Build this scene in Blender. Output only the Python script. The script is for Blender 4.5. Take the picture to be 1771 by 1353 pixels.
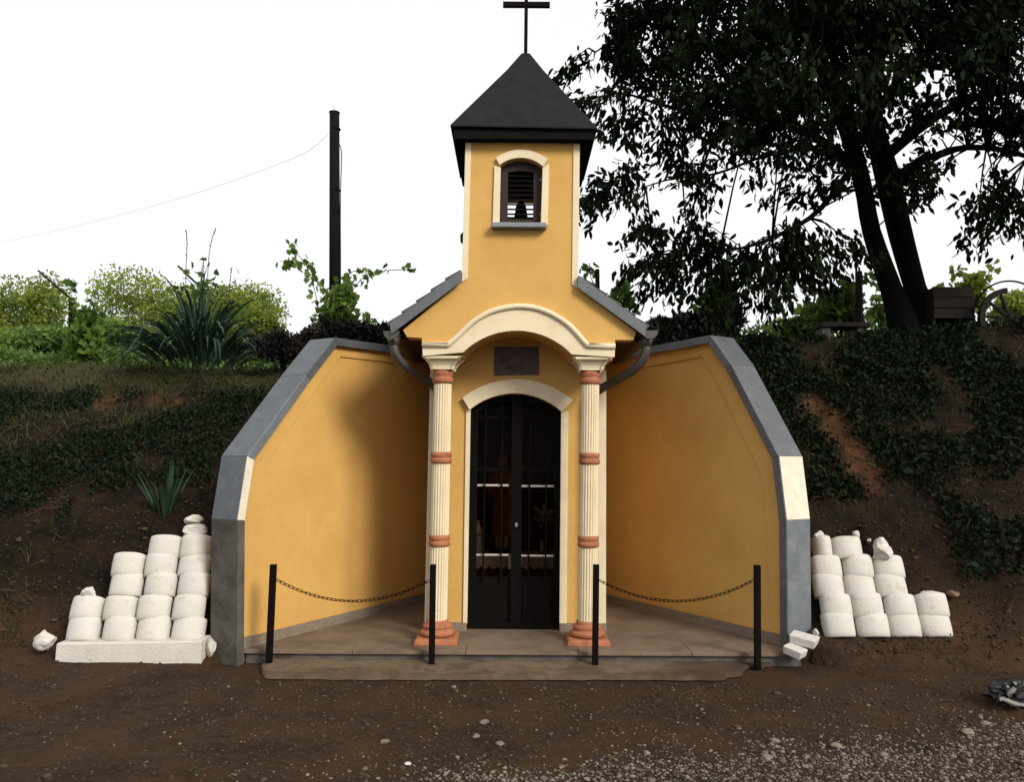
import bpy, bmesh, math, random
import numpy as np
from mathutils import Vector, Matrix, noise
from mathutils.geometry import tessellate_polygon
random.seed(7); rng = np.random.default_rng(11)
PI = math.pi
S = bpy.context.scene
for o in list(bpy.data.objects): bpy.data.objects.remove(o)

# ---------------------------------------------------------------- camera
FPX, PITCH, ROLL, EYE = 1390.0, math.radians(4.7), math.radians(0.35), 1.68
cam_d = bpy.data.cameras.new('camera'); cam = bpy.data.objects.new('camera', cam_d); S.collection.objects.link(cam)
cam_d.sensor_width = 36; cam_d.lens = 36 * FPX / 1771; cam_d.clip_start = 0.05; cam_d.clip_end = 600
RM = Matrix.Rotation(PI / 2 + PITCH, 3, 'X') @ Matrix.Rotation(ROLL, 3, 'Z')
cam.matrix_world = Matrix.Translation((0, 0, EYE)) @ RM.to_4x4()
S.camera = cam
# ---------------------------------------------------------------- light
SUN_AZ, SUN_EL = math.radians(139), math.radians(33)     # azimuth from +Y towards +X
W = bpy.data.worlds.new('World'); S.world = W; W.use_nodes = True
nt = W.node_tree; nt.nodes.clear()
sky = nt.nodes.new('ShaderNodeTexSky'); sky.sky_type = 'NISHITA'; sky.sun_disc = False
sky.sun_elevation = SUN_EL; sky.sun_rotation = SUN_AZ; sky.air_density = 1.0; sky.dust_density = 4.0; sky.ozone_density = 1.0
hs = nt.nodes.new('ShaderNodeHueSaturation'); hs.inputs['Saturation'].default_value = 0.28
bg = nt.nodes.new('ShaderNodeBackground'); bg.inputs[1].default_value = 0.13
wo = nt.nodes.new('ShaderNodeOutputWorld')
veil = nt.nodes.new('ShaderNodeMix'); veil.data_type = 'RGBA'; veil.inputs[0].default_value = 0.9   # thin even cloud over the whole sky
veil.inputs[7].default_value = (8.2, 8.3, 8.5, 1)
nt.links.new(sky.outputs[0], hs.inputs['Color']); nt.links.new(hs.outputs[0], veil.inputs[6]); nt.links.new(veil.outputs[2], bg.inputs[0]); nt.links.new(bg.outputs[0], wo.inputs[0])
sd = bpy.data.lights.new('sun', 'SUN'); sun = bpy.data.objects.new('sun', sd); S.collection.objects.link(sun)
sd.energy = 3.8; sd.angle = math.radians(20); sd.color = (1.0, 0.93, 0.82)
sdir = Vector((math.sin(SUN_AZ) * math.cos(SUN_EL), math.cos(SUN_AZ) * math.cos(SUN_EL), math.sin(SUN_EL)))
sun.rotation_euler = sdir.to_track_quat('Z', 'Y').to_euler(); sun.location = (4, -6, 9)
S.view_settings.view_transform = 'Standard'; S.view_settings.look = 'None'
S.view_settings.exposure = 0.0; S.view_settings.gamma = 1.0; S.view_settings.use_curve_mapping = False

# ---------------------------------------------------------------- measuring helpers (photo survey -> metres)
def ray(px, py): return RM @ Vector(((px - 885.5) / FPX, -(py - 676.5) / FPX, -1))
def P(px, py, Y):
    d = ray(px, py); t = Y / d.y; return (d.x * t, d.z * t + EYE)
def P3(px, py, Y):
    a = P(px, py, Y); return Vector((a[0], Y, a[1]))
def G(px, py, z=0.0):
    d = ray(px, py); t = (z - EYE) / d.z; return (d.x * t, d.y * t)
def PP(l, Y): return [P(a, b, Y) for a, b in l]

# ---------------------------------------------------------------- materials
def mat(name, col, rough=.8, var=.15, scale=6, bump=0, bscale=60, metal=0, col2=None, c2scale=3, c2w=(.5, .6), spec=.3, trans=0, attr=None, aniso=None, world=False):
    m = bpy.data.materials.new(name); m.use_nodes = True; t = m.node_tree; N = t.nodes; L = t.links
    b = N['Principled BSDF']; b.inputs['Roughness'].default_value = rough; b.inputs['Metallic'].default_value = metal
    b.inputs['Specular IOR Level'].default_value = spec
    tc = N.new('ShaderNodeTexCoord'); src = N.new('ShaderNodeNewGeometry').outputs['Position'] if world else tc.outputs['Object']
    if aniso:
        mp = N.new('ShaderNodeMapping'); mp.inputs['Scale'].default_value = aniso; L.new(src, mp.inputs[0]); src = mp.outputs[0]
    n = N.new('ShaderNodeTexNoise'); n.inputs['Scale'].default_value = scale; n.inputs['Detail'].default_value = 6; n.inputs['Roughness'].default_value = .65
    L.new(src, n.inputs['Vector'])
    r = N.new('ShaderNodeValToRGB'); e = r.color_ramp.elements
    e[0].position = .3; e[1].position = .7
    e[0].color = tuple(max(0, c * (1 - var)) for c in col) + (1,); e[1].color = tuple(min(1, c * (1 + var)) for c in col) + (1,)
    L.new(n.outputs['Fac'], r.inputs[0]); out = r.outputs[0]
    if col2:
        n2 = N.new('ShaderNodeTexNoise'); n2.inputs['Scale'].default_value = c2scale; n2.inputs['Detail'].default_value = 8; n2.inputs['Roughness'].default_value = .7
        L.new(src, n2.inputs['Vector'])
        r2 = N.new('ShaderNodeValToRGB'); r2.color_ramp.elements[0].position = c2w[0]; r2.color_ramp.elements[1].position = c2w[1]
        L.new(n2.outputs['Fac'], r2.inputs[0])
        mx = N.new('ShaderNodeMix'); mx.data_type = 'RGBA'; L.new(r2.outputs[0], mx.inputs[0]); L.new(out, mx.inputs[6]); mx.inputs[7].default_value = tuple(col2) + (1,)
        out = mx.outputs[2]
    if attr:
        at = N.new('ShaderNodeAttribute'); at.attribute_name = attr[0]
        mx = N.new('ShaderNodeMix'); mx.data_type = 'RGBA'; L.new(at.outputs['Fac'], mx.inputs[0]); L.new(out, mx.inputs[6]); mx.inputs[7].default_value = tuple(attr[1]) + (1,)
        out = mx.outputs[2]
    L.new(out, b.inputs['Base Color'])
    if bump:
        bn = N.new('ShaderNodeTexNoise'); bn.inputs['Scale'].default_value = bscale; bn.inputs['Detail'].default_value = 5
        L.new(src, bn.inputs['Vector'])
        bp = N.new('ShaderNodeBump'); bp.inputs['Strength'].default_value = bump; bp.inputs['Distance'].default_value = .01
        L.new(bn.outputs['Fac'], bp.inputs['Height']); L.new(bp.outputs[0], b.inputs['Normal'])
    if trans:
        tl = N.new('ShaderNodeBsdfTranslucent'); L.new(out, tl.inputs[0]); ms = N.new('ShaderNodeMixShader'); ms.inputs[0].default_value = trans
        L.new(b.outputs[0], ms.inputs[1]); L.new(tl.outputs[0], ms.inputs[2]); L.new(ms.outputs[0], N['Material Output'].inputs[0])
    return m
M = {}
M['yellow'] = mat('yellow_plaster', (.54, .32, .092), .88, .06, 2.2, .35, 110, col2=(.48, .27, .072), c2scale=1.6, c2w=(.42, .75))
M['cream'] = mat('cream_plaster', (.66, .56, .385), .8, .06, 5, .25, 120, col2=(.55, .45, .30), c2scale=4, c2w=(.5, .8))
M['terra'] = mat('terracotta_paint', (.33, .12, .055), .8, .18, 14, .4, 90, col2=(.20, .085, .055), c2scale=9, c2w=(.48, .72))
M['metal'] = mat('grey_sheet_metal', (.10, .11, .12), .48, .12, 5, .15, 20, metal=.35, col2=(.15, .16, .165), c2scale=9, c2w=(.5, .8), spec=.5)
M['metal_blue'] = mat('galvanised_sheet', (.17, .19, .21), .45, .15, 6, .15, 20, metal=.4, col2=(.26, .27, .27), c2scale=7, c2w=(.5, .75), spec=.5)
M['concrete_old'] = mat('weathered_concrete', (.085, .078, .068), .85, .25, 6, .4, 50, col2=(.035, .028, .022), c2scale=4, c2w=(.45, .7))
M['white_plaster'] = mat('bare_white_plaster', (.62, .57, .46), .9, .12, 12, .4, 70, col2=(.35, .31, .22), c2scale=8, c2w=(.58, .72))
M['white_paint'] = mat('white_lime_paint', (.50, .475, .43), .85, .05, 8, .45, 60, col2=(.27, .21, .15), c2scale=6, c2w=(.57, .80), world=True)
M['roof'] = mat('dark_roof_sheet', (.012, .0115, .012), .8, .25, 6, .3, 40, col2=(.07, .065, .06), c2scale=24, c2w=(.69, .73), spec=.12)
M['fascia'] = mat('black_fascia', (.006, .0055, .006), .85, .3, 20, .2, 60, spec=.05)
M['zinc'] = mat('brownish_zinc', (.075, .068, .06), .42, .15, 8, .1, 30, metal=.4, spec=.4)
M['zinc_dark'] = M['zinc']
M['tile'] = mat('roof_tile', (.07, .07, .072), .75, .2, 10, .4, 50)
M['wood'] = mat('dark_brown_wood', (.020, .010, .008), .65, .3, 10, .3, 60, aniso=(8, 8, 1))
M['iron'] = mat('rusty_black_iron', (.0045, .0032, .003), .8, .3, 40, .2, 120, col2=(.016, .007, .004), c2scale=30, c2w=(.6, .78), spec=.06)
M['rail'] = mat('pale_rail_tone', (.42, .39, .35), .5, .1, 40)  # even pale colour of the thin rails behind the door bars
M['granite'] = mat('granite_skirting', (.21, .165, .125), .7, .35, 160, .2, 200, col2=(.09, .07, .055), c2scale=90, c2w=(.5, .6))
M['terrace'] = mat('terrace_stone', (.165, .118, .082), .8, .35, 120, .2, 200, col2=(.085, .06, .04), c2scale=2.5, c2w=(.42, .7))
M['slab'] = mat('pale_concrete', (.125, .085, .052), .95, .2, 20, .4, 90, col2=(.06, .04, .023), c2scale=3.5, c2w=(.48, .66), attr=('dirt', (.04, .024, .013)))
M['stone'] = mat('river_stone', (.16, .125, .095), .85, .4, 14, .3, 60)
M['stone_brown'] = mat('brown_stone', (.14, .085, .045), .85, .3, 14, .3, 60)
M['bronze'] = mat('bell_bronze', (.03, .022, .012), .5, .2, 10, metal=.6)
M['pole'] = mat('tarred_pole', (.008, .007, .008), .9, .3, 8, .5, 40, spec=.05, aniso=(6, 6, .6))
M['bark'] = mat('dark_bark', (.006, .005, .0045), .95, .35, 12, .9, 30, spec=.04, aniso=(4, 4, 1))
M['oldwood'] = mat('grey_weathered_wood', (.012, .0095, .0075), .95, .3, 12, .6, 40, aniso=(5, 5, 1))
M['cloth_w'] = mat('white_lace', (.6, .5, .45), .9, .2, 60)
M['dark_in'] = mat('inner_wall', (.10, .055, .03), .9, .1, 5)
M['robe'] = mat('red_brown_robe', (.30, .10, .05), .6, .2, 8)
M['skin'] = mat('painted_skin', (.5, .26, .15), .6, .1, 8)
M['glass_b'] = mat('pale_glass_lantern', (.35, .5, .48), .2, .3, 20)
M['candle'] = mat('candle_wax', (.6, .55, .4), .5, .1, 20)
M['black_bag'] = mat('black_plastic', (.006, .006, .007), .35, .2, 20, spec=.5)
M['plaque'] = mat('plaque_stone', (.062, .036, .026), .5, .25, 20)
M['engrave'] = mat('engraved_dark', (.008, .006, .005), .8, .1, 20)
def leafmat(name, a, b, trans=.25, rough=.6, spec=.2): 
    m = mat(name, a, rough, .25, 3, attr=('v', b), trans=trans, spec=spec); return m
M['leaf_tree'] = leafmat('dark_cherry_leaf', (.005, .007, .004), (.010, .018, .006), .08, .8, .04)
M['leaf_vine'] = leafmat('vine_leaf', (.045, .09, .016), (.17, .26, .045), .4)
M['leaf_back'] = leafmat('background_leaf', (.09, .15, .025), (.32, .36, .06), .45)
M['leaf_green'] = leafmat('bush_leaf', (.06, .12, .03), (.19, .29, .065), .45)
M['leaf_sword'] = leafmat('sword_leaf', (.010, .022, .014), (.03, .06, .035), .1, .5)
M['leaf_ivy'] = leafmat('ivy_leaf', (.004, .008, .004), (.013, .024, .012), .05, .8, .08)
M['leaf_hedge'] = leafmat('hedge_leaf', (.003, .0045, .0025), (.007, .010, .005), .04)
M['leaf_purple'] = leafmat('purple_bush_leaf', (.007, .006, .005), (.020, .014, .010), .05)
M['grass'] = leafmat('grass_blade', (.025, .035, .010), (.08, .085, .025), .2)
M['weed'] = leafmat('weed_leaf', (.02, .028, .010), (.05, .06, .02), .1)
M['dry'] = mat('dry_stalk', (.06, .042, .025), .95, .3, 20)

# ---------------------------------------------------------------- object helpers
def put(o, parent=None):
    S.collection.objects.link(o)
    if parent is not None:
        o.parent = parent
        if parent.parent is None and parent.type == 'EMPTY': o.matrix_parent_inverse = Matrix.Translation(-Vector(parent.location))
    return o
def props(o, label=None, cat=None, group=None, kind=None):
    if label: o['label'] = label
    if cat: o['category'] = cat
    if group: o['group'] = group
    if kind: o['kind'] = kind
    return o
def thing(name, label, cat, loc=(0, 0, 0), group=None):
    o = bpy.data.objects.new(name, None); o.empty_display_size = .1; o.location = loc; S.collection.objects.link(o)
    return props(o, label, cat, group)
def mk(name, V, F, m, parent=None, smooth=False, bev=0, recenter=False):
    me = bpy.data.meshes.new(name); 
    V = [Vector(v) for v in V]; off = Vector((0, 0, 0))
    if recenter:
        lo = [min(v[i] for v in V) for i in range(3)]; hi = [max(v[i] for v in V) for i in range(3)]
        off = Vector(((lo[0] + hi[0]) / 2, (lo[1] + hi[1]) / 2, lo[2])); V = [v - off for v in V]
    me.from_pydata([tuple(v) for v in V], [], F); me.materials.append(m)
    bm = bmesh.new(); bm.from_mesh(me); bmesh.ops.recalc_face_normals(bm, faces=bm.faces)
    if bev:
        es = [e for e in bm.edges if len(e.link_faces) == 2 and e.calc_face_angle(0) > .6]
        bmesh.ops.bevel(bm, geom=es, offset=bev, segments=2, affect='EDGES', profile=.6)
    bm.to_mesh(me); bm.free()
    if smooth:
        for p in me.polygons: p.use_smooth = True
    me.update(); o = bpy.data.objects.new(name, me); o.location = off
    return put(o, parent)
class B:
    def __init__(s): s.V = []; s.F = []
    def add(s, V, F):
        k = len(s.V); s.V += [tuple(v) for v in V]; s.F += [tuple(i + k for i in f) for f in F]; return s
    def box(s, x0, x1, y0, y1, z0, z1):
        return s.add([(x0, y0, z0), (x1, y0, z0), (x1, y1, z0), (x0, y1, z0), (x0, y0, z1), (x1, y0, z1), (x1, y1, z1), (x0, y1, z1)],
                     [(0, 3, 2, 1), (4, 5, 6, 7), (0, 1, 5, 4), (1, 2, 6, 5), (2, 3, 7, 6), (3, 0, 4, 7)])
    def plate(s, outer, y0, y1, holes=(), f=None):
        """polygon in (x,z) extruded along y; f maps (x,y,z) to world"""
        f = f or (lambda x, y, z: (x, y, z)); loops = [list(outer)] + [list(h) for h in holes]
        tris = tessellate_polygon([[Vector((a, b, 0)) for a, b in l] for l in loops]); pts = [p for l in loops for p in l]; n = len(pts)
        V = [f(a, y0, b) for a, b in pts] + [f(a, y1, b) for a, b in pts]
        F = [tuple(t) for t in tris] + [tuple(i + n for i in reversed(t)) for t in tris]; k = 0
        for l in loops:
            m = len(l)
            for i in range(m): j = (i + 1) % m; F.append((k + i, k + j, k + j + n, k + i + n))
            k += m
        return s.add(V, F)
    def tube(s, pts, r, n=8, caps=True):
        pts = [Vector(p) for p in pts]; rs = r if isinstance(r, (list, tuple)) else [r] * len(pts); V = []; F = []
        up = Vector((0, 0, 1)); prev = None
        for i, p in enumerate(pts):
            t = (pts[min(i + 1, len(pts) - 1)] - pts[max(i - 1, 0)]).normalized()
            if prev is None:
                a = t.cross(up if abs(t.z) < .95 else Vector((1, 0, 0))).normalized()
            else: a = (prev - t * prev.dot(t)).normalized()
            prev = a; b = t.cross(a)
            V += [p + (a * math.cos(2 * PI * k / n) + b * math.sin(2 * PI * k / n)) * rs[i] for k in range(n)]
        for i in range(len(pts) - 1):
            for k in range(n): F.append((i * n + k, i * n + (k + 1) % n, (i + 1) * n + (k + 1) % n, (i + 1) * n + k))
        if caps: F += [tuple(range(n))[::-1], tuple((len(pts) - 1) * n + k for k in range(n))]
        return s.add(V, F)
    def rings(s, prof, cx, cy, n=32, sq=False, cxf=None, flute=0, nf=20):
        """prof = [(z, r)], lathe or square loft"""
        V = []; F = []; m = 4 if sq else n
        for z, r in prof:
            c = cxf(z) if cxf else cx
            for k in range(m):
                if sq: a = PI / 4 + k * PI / 2; rr = r * math.sqrt(2)
                else: a = 2 * PI * k / n; rr = r - flute * (.5 + .5 * math.cos(nf * a)) ** 2
                V.append((c + rr * math.cos(a), cy + rr * math.sin(a), z))
        for i in range(len(prof) - 1):
            for k in range(m): F.append((i * m + k, i * m + (k + 1) % m, (i + 1) * m + (k + 1) % m, (i + 1) * m + k))
        F += [tuple(range(m))[::-1], tuple((len(prof) - 1) * m + k for k in range(m))]
        return s.add(V, F)
    def mk(s, name, m, parent=None, **k): return mk(name, s.V, s.F, m, parent, **k)
def arc(a, top, b, n=14):
    """circle arc through three 2-D points"""
    (x1, y1), (x2, y2), (x3, y3) = a, top, b
    d = 2 * (x1 * (y2 - y3) + x2 * (y3 - y1) + x3 * (y1 - y2))
    ux = ((x1**2 + y1**2) * (y2 - y3) + (x2**2 + y2**2) * (y3 - y1) + (x3**2 + y3**2) * (y1 - y2)) / d
    uy = ((x1**2 + y1**2) * (x3 - x2) + (x2**2 + y2**2) * (x1 - x3) + (x3**2 + y3**2) * (x2 - x1)) / d
    r = math.hypot(x1 - ux, y1 - uy); a0 = math.atan2(y1 - uy, x1 - ux); a1 = math.atan2(y3 - uy, x3 - ux); am = math.atan2(y2 - uy, x2 - ux)
    if not (min(a0, a1) <= am <= max(a0, a1)): a1 += 2 * PI if a1 < a0 else -2 * PI
    return [(ux + r * math.cos(a0 + (a1 - a0) * i / n), uy + r * math.sin(a0 + (a1 - a0) * i / n)) for i in range(n + 1)]

# ---------------------------------------------------------------- leaves (numpy)
def leaves(name, pos, axis, L, Wd, m, parent=None, fold=.25, kind=None, v=None, long=False, lobes=False, label=None, cat=None, rnd=None):
    rnd = rnd or rng; N = len(pos); pos = np.asarray(pos, float); ax = np.asarray(axis, float); ax /= np.linalg.norm(ax, axis=1)[:, None] + 1e-9
    L = np.broadcast_to(L, N).astype(float); Wd = np.broadcast_to(Wd, N).astype(float)
    q = rnd.normal(size=(N, 3)); s = np.cross(ax, q); s /= np.linalg.norm(s, axis=1)[:, None] + 1e-9; nn = np.cross(ax, s)
    if lobes: prof = [(0, 0, 0), (.12, .5, .05), (.42, .32, .02), (.55, .52, .07), (.72, .25, .03)]
    else: prof = [(0, 0, 0), (.25, .36, .05), (.55, .42, .05), (.8, .2, .04)]
    k = len(prof) - 1; verts = []; 
    def pt(u, w, d): return pos + ax * (L * u)[:, None] + s * (Wd * w)[:, None] - nn * (L * d * fold * 3)[:, None] - nn * (L * u * u * .25)[:, None]
    verts.append(pt(0, 0, 0))
    for u, w, d in prof[1:]: verts.append(pt(u, w, -d))
    verts.append(pt(1, 0, 0))
    for u, w, d in prof[:0:-1]: verts.append(pt(u, -w, -d))
    verts.append(pt(.5, 0, .02)); nv = len(verts); c = nv - 1
    Vv = np.stack(verts, 1).reshape(-1, 3)
    tris = [(i, (i + 1) % c, c) for i in range(c)]
    Fi = (np.array(tris)[None] + (np.arange(N) * nv)[:, None, None]).reshape(-1, 3)
    me = bpy.data.meshes.new(name); me.vertices.add(len(Vv)); me.vertices.foreach_set('co', Vv.ravel())
    me.loops.add(Fi.size); me.loops.foreach_set('vertex_index', Fi.ravel().astype(np.int32)); me.polygons.add(len(Fi))
    me.polygons.foreach_set('loop_start', np.arange(0, Fi.size, 3, dtype=np.int32)); me.update(calc_edges=True)
    at = me.attributes.new('v', 'FLOAT', 'POINT'); vv = v if v is not None else rnd.random(N); at.data.foreach_set('value', np.repeat(vv, nv).astype(np.float32))
    me.materials.append(m); o = bpy.data.objects.new(name, me); put(o, parent); props(o, label, cat, None, kind); return o
def blades(name, base, dirs, L, Wd, m, parent=None, droop=1.0, seg=6, kind=None, label=None, cat=None, sep=False, rnd=None):
    rnd = rnd or rng; V = []; F = []; vals = []; objs = []
    for i, (b, d) in enumerate(zip(base, dirs)):
        l = L[i]; w = Wd[i]; dr = droop * rnd.uniform(.6, 1.5); p = np.array(b, float); d = np.array(d, float); d /= np.linalg.norm(d); side = np.cross(d, [0, 0, 1.0]); side /= np.linalg.norm(side) + 1e-9
        k = len(V); tw = rnd.normal() * .5; val = rnd.random()
        side = side * math.cos(tw) + np.cross(d, side) * math.sin(tw)
        for j in range(seg + 1):
            u = j / seg; ww = w * (1 - u**2.2) * (.6 + .4 * min(1, u * 5)) / 2 + .0006
            nrm = np.cross(side, d); nrm /= np.linalg.norm(nrm) + 1e-9
            V += [tuple(p - side * ww), tuple(p - nrm * ww * .35), tuple(p + side * ww)]; vals += [val] * 3
            d = d + np.array([0, 0, -1.0]) * dr * (l / seg) * (.3 + u * 1.6); d /= np.linalg.norm(d); p = p + d * l / seg
        for j in range(seg):
            a = k + 3 * j; F += [(a, a + 1, a + 4, a + 3), (a + 1, a + 2, a + 5, a + 4)]
        if sep:
            F2 = [tuple(x - k for x in f) for f in F]; me = bpy.data.meshes.new(name); me.from_pydata(V[k:], [], F2); F = []
            me.materials.append(m); at = me.attributes.new('v', 'FLOAT', 'POINT'); at.data.foreach_set('value', vals[k:]); o = bpy.data.objects.new(name, me); put(o, parent); objs.append(o)
    if sep: return objs
    me = bpy.data.meshes.new(name); me.from_pydata(V, [], F); me.materials.append(m)
    at = me.attributes.new('v', 'FLOAT', 'POINT'); at.data.foreach_set('value', vals)
    o = bpy.data.objects.new(name, me); put(o, parent); return props(o, label, cat, None, kind)

# ---------------------------------------------------------------- main survey points
ZT = 0.085                       # terrace level
YG, YC, YD = 7.00, 7.12, 7.55    # gable face, column centres, door wall
TH = 0.24                        # wing wall thickness
LA = Vector(G(419, 1122, ZT)); LB = Vector(G(731, 1041, ZT)); RA = Vector(G(1360, 1118, ZT)); RB = Vector(G(1050, 1042, ZT))
dL = (LB - LA).normalized(); dR = (RB - RA).normalized()
nL = Vector((-dL.y, dL.x)); nL = nL if nL.x < 0 else -nL      # outwards
nR = Vector((-dR.y, dR.x)); nR = nR if nR.x > 0 else -nR
def onplane(px, py, A, d, n):
    r = ray(px, py); h = Vector((r.x, r.y)); t = A.dot(n) / h.dot(n); p = h * t; return ((p - A).dot(d), r.z * t + EYE)

# ---------------------------------------------------------------- terrain
def fb(x, y, s, z=0, o=4):
    return noise.fractal(Vector((x * s, y * s, z)), 1.0, 2.0, o)
def smooth(a, b, x):
    t = min(1, max(0, (x - a) / (b - a))); return t * t * (3 - 2 * t)
BL = ([6.6, 6.95, 7.5, 8.3, 9.2, 9.8, 14, 60], [0, .10, 1.12, 2.02, 2.58, 2.73, 2.78, 2.8])
BR = ([6.7, 7.15, 7.55, 8.1, 8.8, 9.4, 9.9, 14, 60], [0, .25, 1.0, 1.75, 2.55, 2.98, 3.06, 3.1, 3.1])
def hill(X, Y):
    l = float(np.interp(Y, *BL)); r = float(np.interp(Y + max(0, X - 3.2) * .10, *BR)); t = smooth(-1, 1, X)
    z = l * (1 - t) + r * t
    k = smooth(.05, .8, z)
    z += k * (fb(X, Y, .9, 3) * .10 + fb(X, Y, 3.2, 7) * .045)
    if X > 3: z += k * smooth(3, 6, X) * .22
    return z
def ground_h(X, Y):
    flat = fb(X, Y, .6, 1) * .012 + fb(X, Y, 4, 5) * .008 + fb(X, Y, 14, 9) * .004
    sL = (Vector((X, Y)) - LA).dot(nL); sR = (Vector((X, Y)) - RA).dot(nR)
    inside = sL < TH * .55 and sR < TH * .55 and Y < 9.25
    if inside: return flat * .3 - .03
    z = hill(X, Y); side = smooth(0.02, .3, z)
    # keep the soil under the wing wall's sloping top
    lim = 9
    if X < 0 and sL < 1.0: lim = np.interp((Vector((X, Y)) - LA).dot(dL), [-.5, 0, .3, 1.15, 3], [.02, .25, 1.05, 2.35, 2.62]) + max(0, sL - TH) * .8
    if X > 0 and sR < 1.0: lim = np.interp((Vector((X, Y)) - RA).dot(dR), [-.5, 0, .3, 1.15, 3], [.02, .25, 1.05, 2.45, 2.75]) + max(0, sR - TH) * .8
    z = min(z, lim)
    out = flat * (1 - side) + z
    if 1 and Y > 6.1 and Y < 6.85 and abs(X) < 2.2: out = min(out, -.004)
    return out
def axis_pts(lo, hi, step, far, nfar):
    c = list(np.arange(lo, hi + 1e-6, step)); g = [((i / nfar) ** 2.2) * far for i in range(1, nfar + 1)]
    return [lo - q for q in reversed(g)] + c + [hi + q for q in g]
xs = axis_pts(-7, 8, .06, 60, 14); ys = axis_pts(3.2, 10.4, .055, 60, 14); ys = [y for y in ys if y > -40]
TV = []; soil = []; wet = []
for y in ys:
    for x in xs:
        z = ground_h(x, y) if (-8 < x < 9 and 2.5 < y < 12) else (hill(x, y) if y > 6 else 0)
        TV.append((x, y, z))
nx = len(xs); TF = [(j * nx + i, j * nx + i + 1, (j + 1) * nx + i + 1, (j + 1) * nx + i) for j in range(len(ys) - 1) for i in range(nx - 1)]
M['ground'] = None
gm = bpy.data.materials.new('earth'); gm.use_nodes = True; t = gm.node_tree; N = t.nodes; Lk = t.links; bs = N['Principled BSDF']; bs.inputs['Roughness'].default_value = .95; bs.inputs['Specular IOR Level'].default_value = .12
tc = N.new('ShaderNodeTexCoord')
def nz(sc, det=8, rg=.65):
    n = N.new('ShaderNodeTexNoise'); n.inputs['Scale'].default_value = sc; n.inputs['Detail'].default_value = det; n.inputs['Roughness'].default_value = rg; Lk.new(tc.outputs['Object'], n.inputs['Vector']); return n.outputs['Fac']
def rampn(f, a, b, ca=(0, 0, 0, 1), cb=(1, 1, 1, 1)):
    r = N.new('ShaderNodeValToRGB'); r.color_ramp.elements[0].position = a; r.color_ramp.elements[1].position = b; r.color_ramp.elements[0].color = ca; r.color_ramp.elements[1].color = cb; Lk.new(f, r.inputs[0]); return r.outputs[0]
def mixc(f, a, b):
    m = N.new('ShaderNodeMix'); m.data_type = 'RGBA'; Lk.new(f, m.inputs[0])
    for s_, v_ in ((6, a), (7, b)):
        if isinstance(v_, tuple): m.inputs[s_].default_value = v_
        else: Lk.new(v_, m.inputs[s_])
    return m.outputs[2]
earth = rampn(nz(1.7), .35, .68, (.020, .0108, .0056, 1), (.054, .028, .0125, 1))
earth = mixc(rampn(nz(22), .45, .75), earth, (.050, .033, .020, 1))
earth = mixc(rampn(nz(70, 4), .62, .70), earth, (.105, .08, .058, 1))
def attrf(n_):
    a = N.new('ShaderNodeAttribute'); a.attribute_name = n_; return a.outputs['Fac']
bank = rampn(nz(3.5), .4, .66, (.006, .0042, .003, 1), (.022, .011, .0065, 1))
bank = mixc(rampn(nz(14), .5, .7), bank, (.010, .014, .006, 1))
earth = mixc(attrf('bank'), earth, bank)
earth = mixc(attrf('red'), earth, rampn(nz(9), .3, .7, (.030, .014, .007, 1), (.095, .042, .018, 1)))
earth = mixc(attrf('green'), earth, rampn(nz(18), .3, .7, (.022, .020, .008, 1), (.060, .058, .020, 1)))
Lk.new(earth, bs.inputs['Base Color'])
bp = N.new('ShaderNodeBump'); bp.inputs['Strength'].default_value = .9; bp.inputs['Distance'].default_value = .02; Lk.new(nz(45, 8, .7), bp.inputs['Height']); Lk.new(bp.outputs[0], bs.inputs['Normal'])
g_obj = mk('ground', TV, TF, gm, smooth=True); g_obj['kind'] = 'structure'
red_spots = [(P3(1435, 700, 8.15), .15), (P3(1458, 735, 8.05), .17), (P3(1480, 770, 7.95), .15), (P3(1497, 805, 7.85), .16), (P3(1508, 835, 7.8), .10), (P3(205, 690, 8.9), .15), (P3(300, 690, 8.9), .14)]
ba = []; ra = []; ga = []
for v in TV:
    x, y, z = v; n_ = fb(x, y, 1.3, 20) * .35
    ba.append(smooth(.12, .7, z + n_ * .6)); r_ = 0
    if 6 < y < 10 and z > .2:
        for c, rad in red_spots:
            dd = math.hypot(x - c.x, (z - c.z) * 1.0); r_ = max(r_, (1 - smooth(rad * .4, rad * 1.5, dd + fb(x, y, 6, 2) * rad * .8)))
    ra.append(max(r_, .35 * smooth(6.1, 7.0, y) * (1 - smooth(.05, .5, z)) * smooth(-.1, .4, fb(x, y, 1.1, 40)) if abs(x) > 1.6 and y > 5.4 else r_))
    ga.append(smooth(2.25, 2.62, z + n_ * .4) * (.9 if x < 0 else .06))
for nm, arr in (('bank', ba), ('red', ra), ('green', ga)):
    a = g_obj.data.attributes.new(nm, 'FLOAT', 'POINT'); a.data.foreach_set('value', np.array(arr, np.float32))

# terrace -----------------------------------------------------------
YF = 6.76
ter = thing('terrace', 'low stone terrace before the chapel', 'terrace', (0, YF, 0)); ter['kind'] = 'structure'; del ter['category']; del ter['label']
xl, xr = LA.x + .02, RA.x - .02
def lx(y): return LA.x + (y - LA.y) * dL.x / dL.y
def rx(y): return RA.x + (y - RA.y) * dR.x / dR.y
tb = B(); yy = YF + .30
tb.add([(lx(yy) - .1, yy + .004, 0), (rx(yy) + .1, yy + .004, 0), (RB.x + .1, 9.2, 0), (LB.x - .1, 9.2, 0), (lx(yy) - .1, yy + .004, ZT), (rx(yy) + .1, yy + .004, ZT), (RB.x + .1, 9.2, ZT), (LB.x - .1, 9.2, ZT)],
       [(0, 3, 2, 1), (4, 5, 6, 7), (0, 1, 5, 4), (1, 2, 6, 5), (2, 3, 7, 6), (3, 0, 4, 7)])
tb.mk('terrace_floor', M['terrace'], ter)
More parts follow.
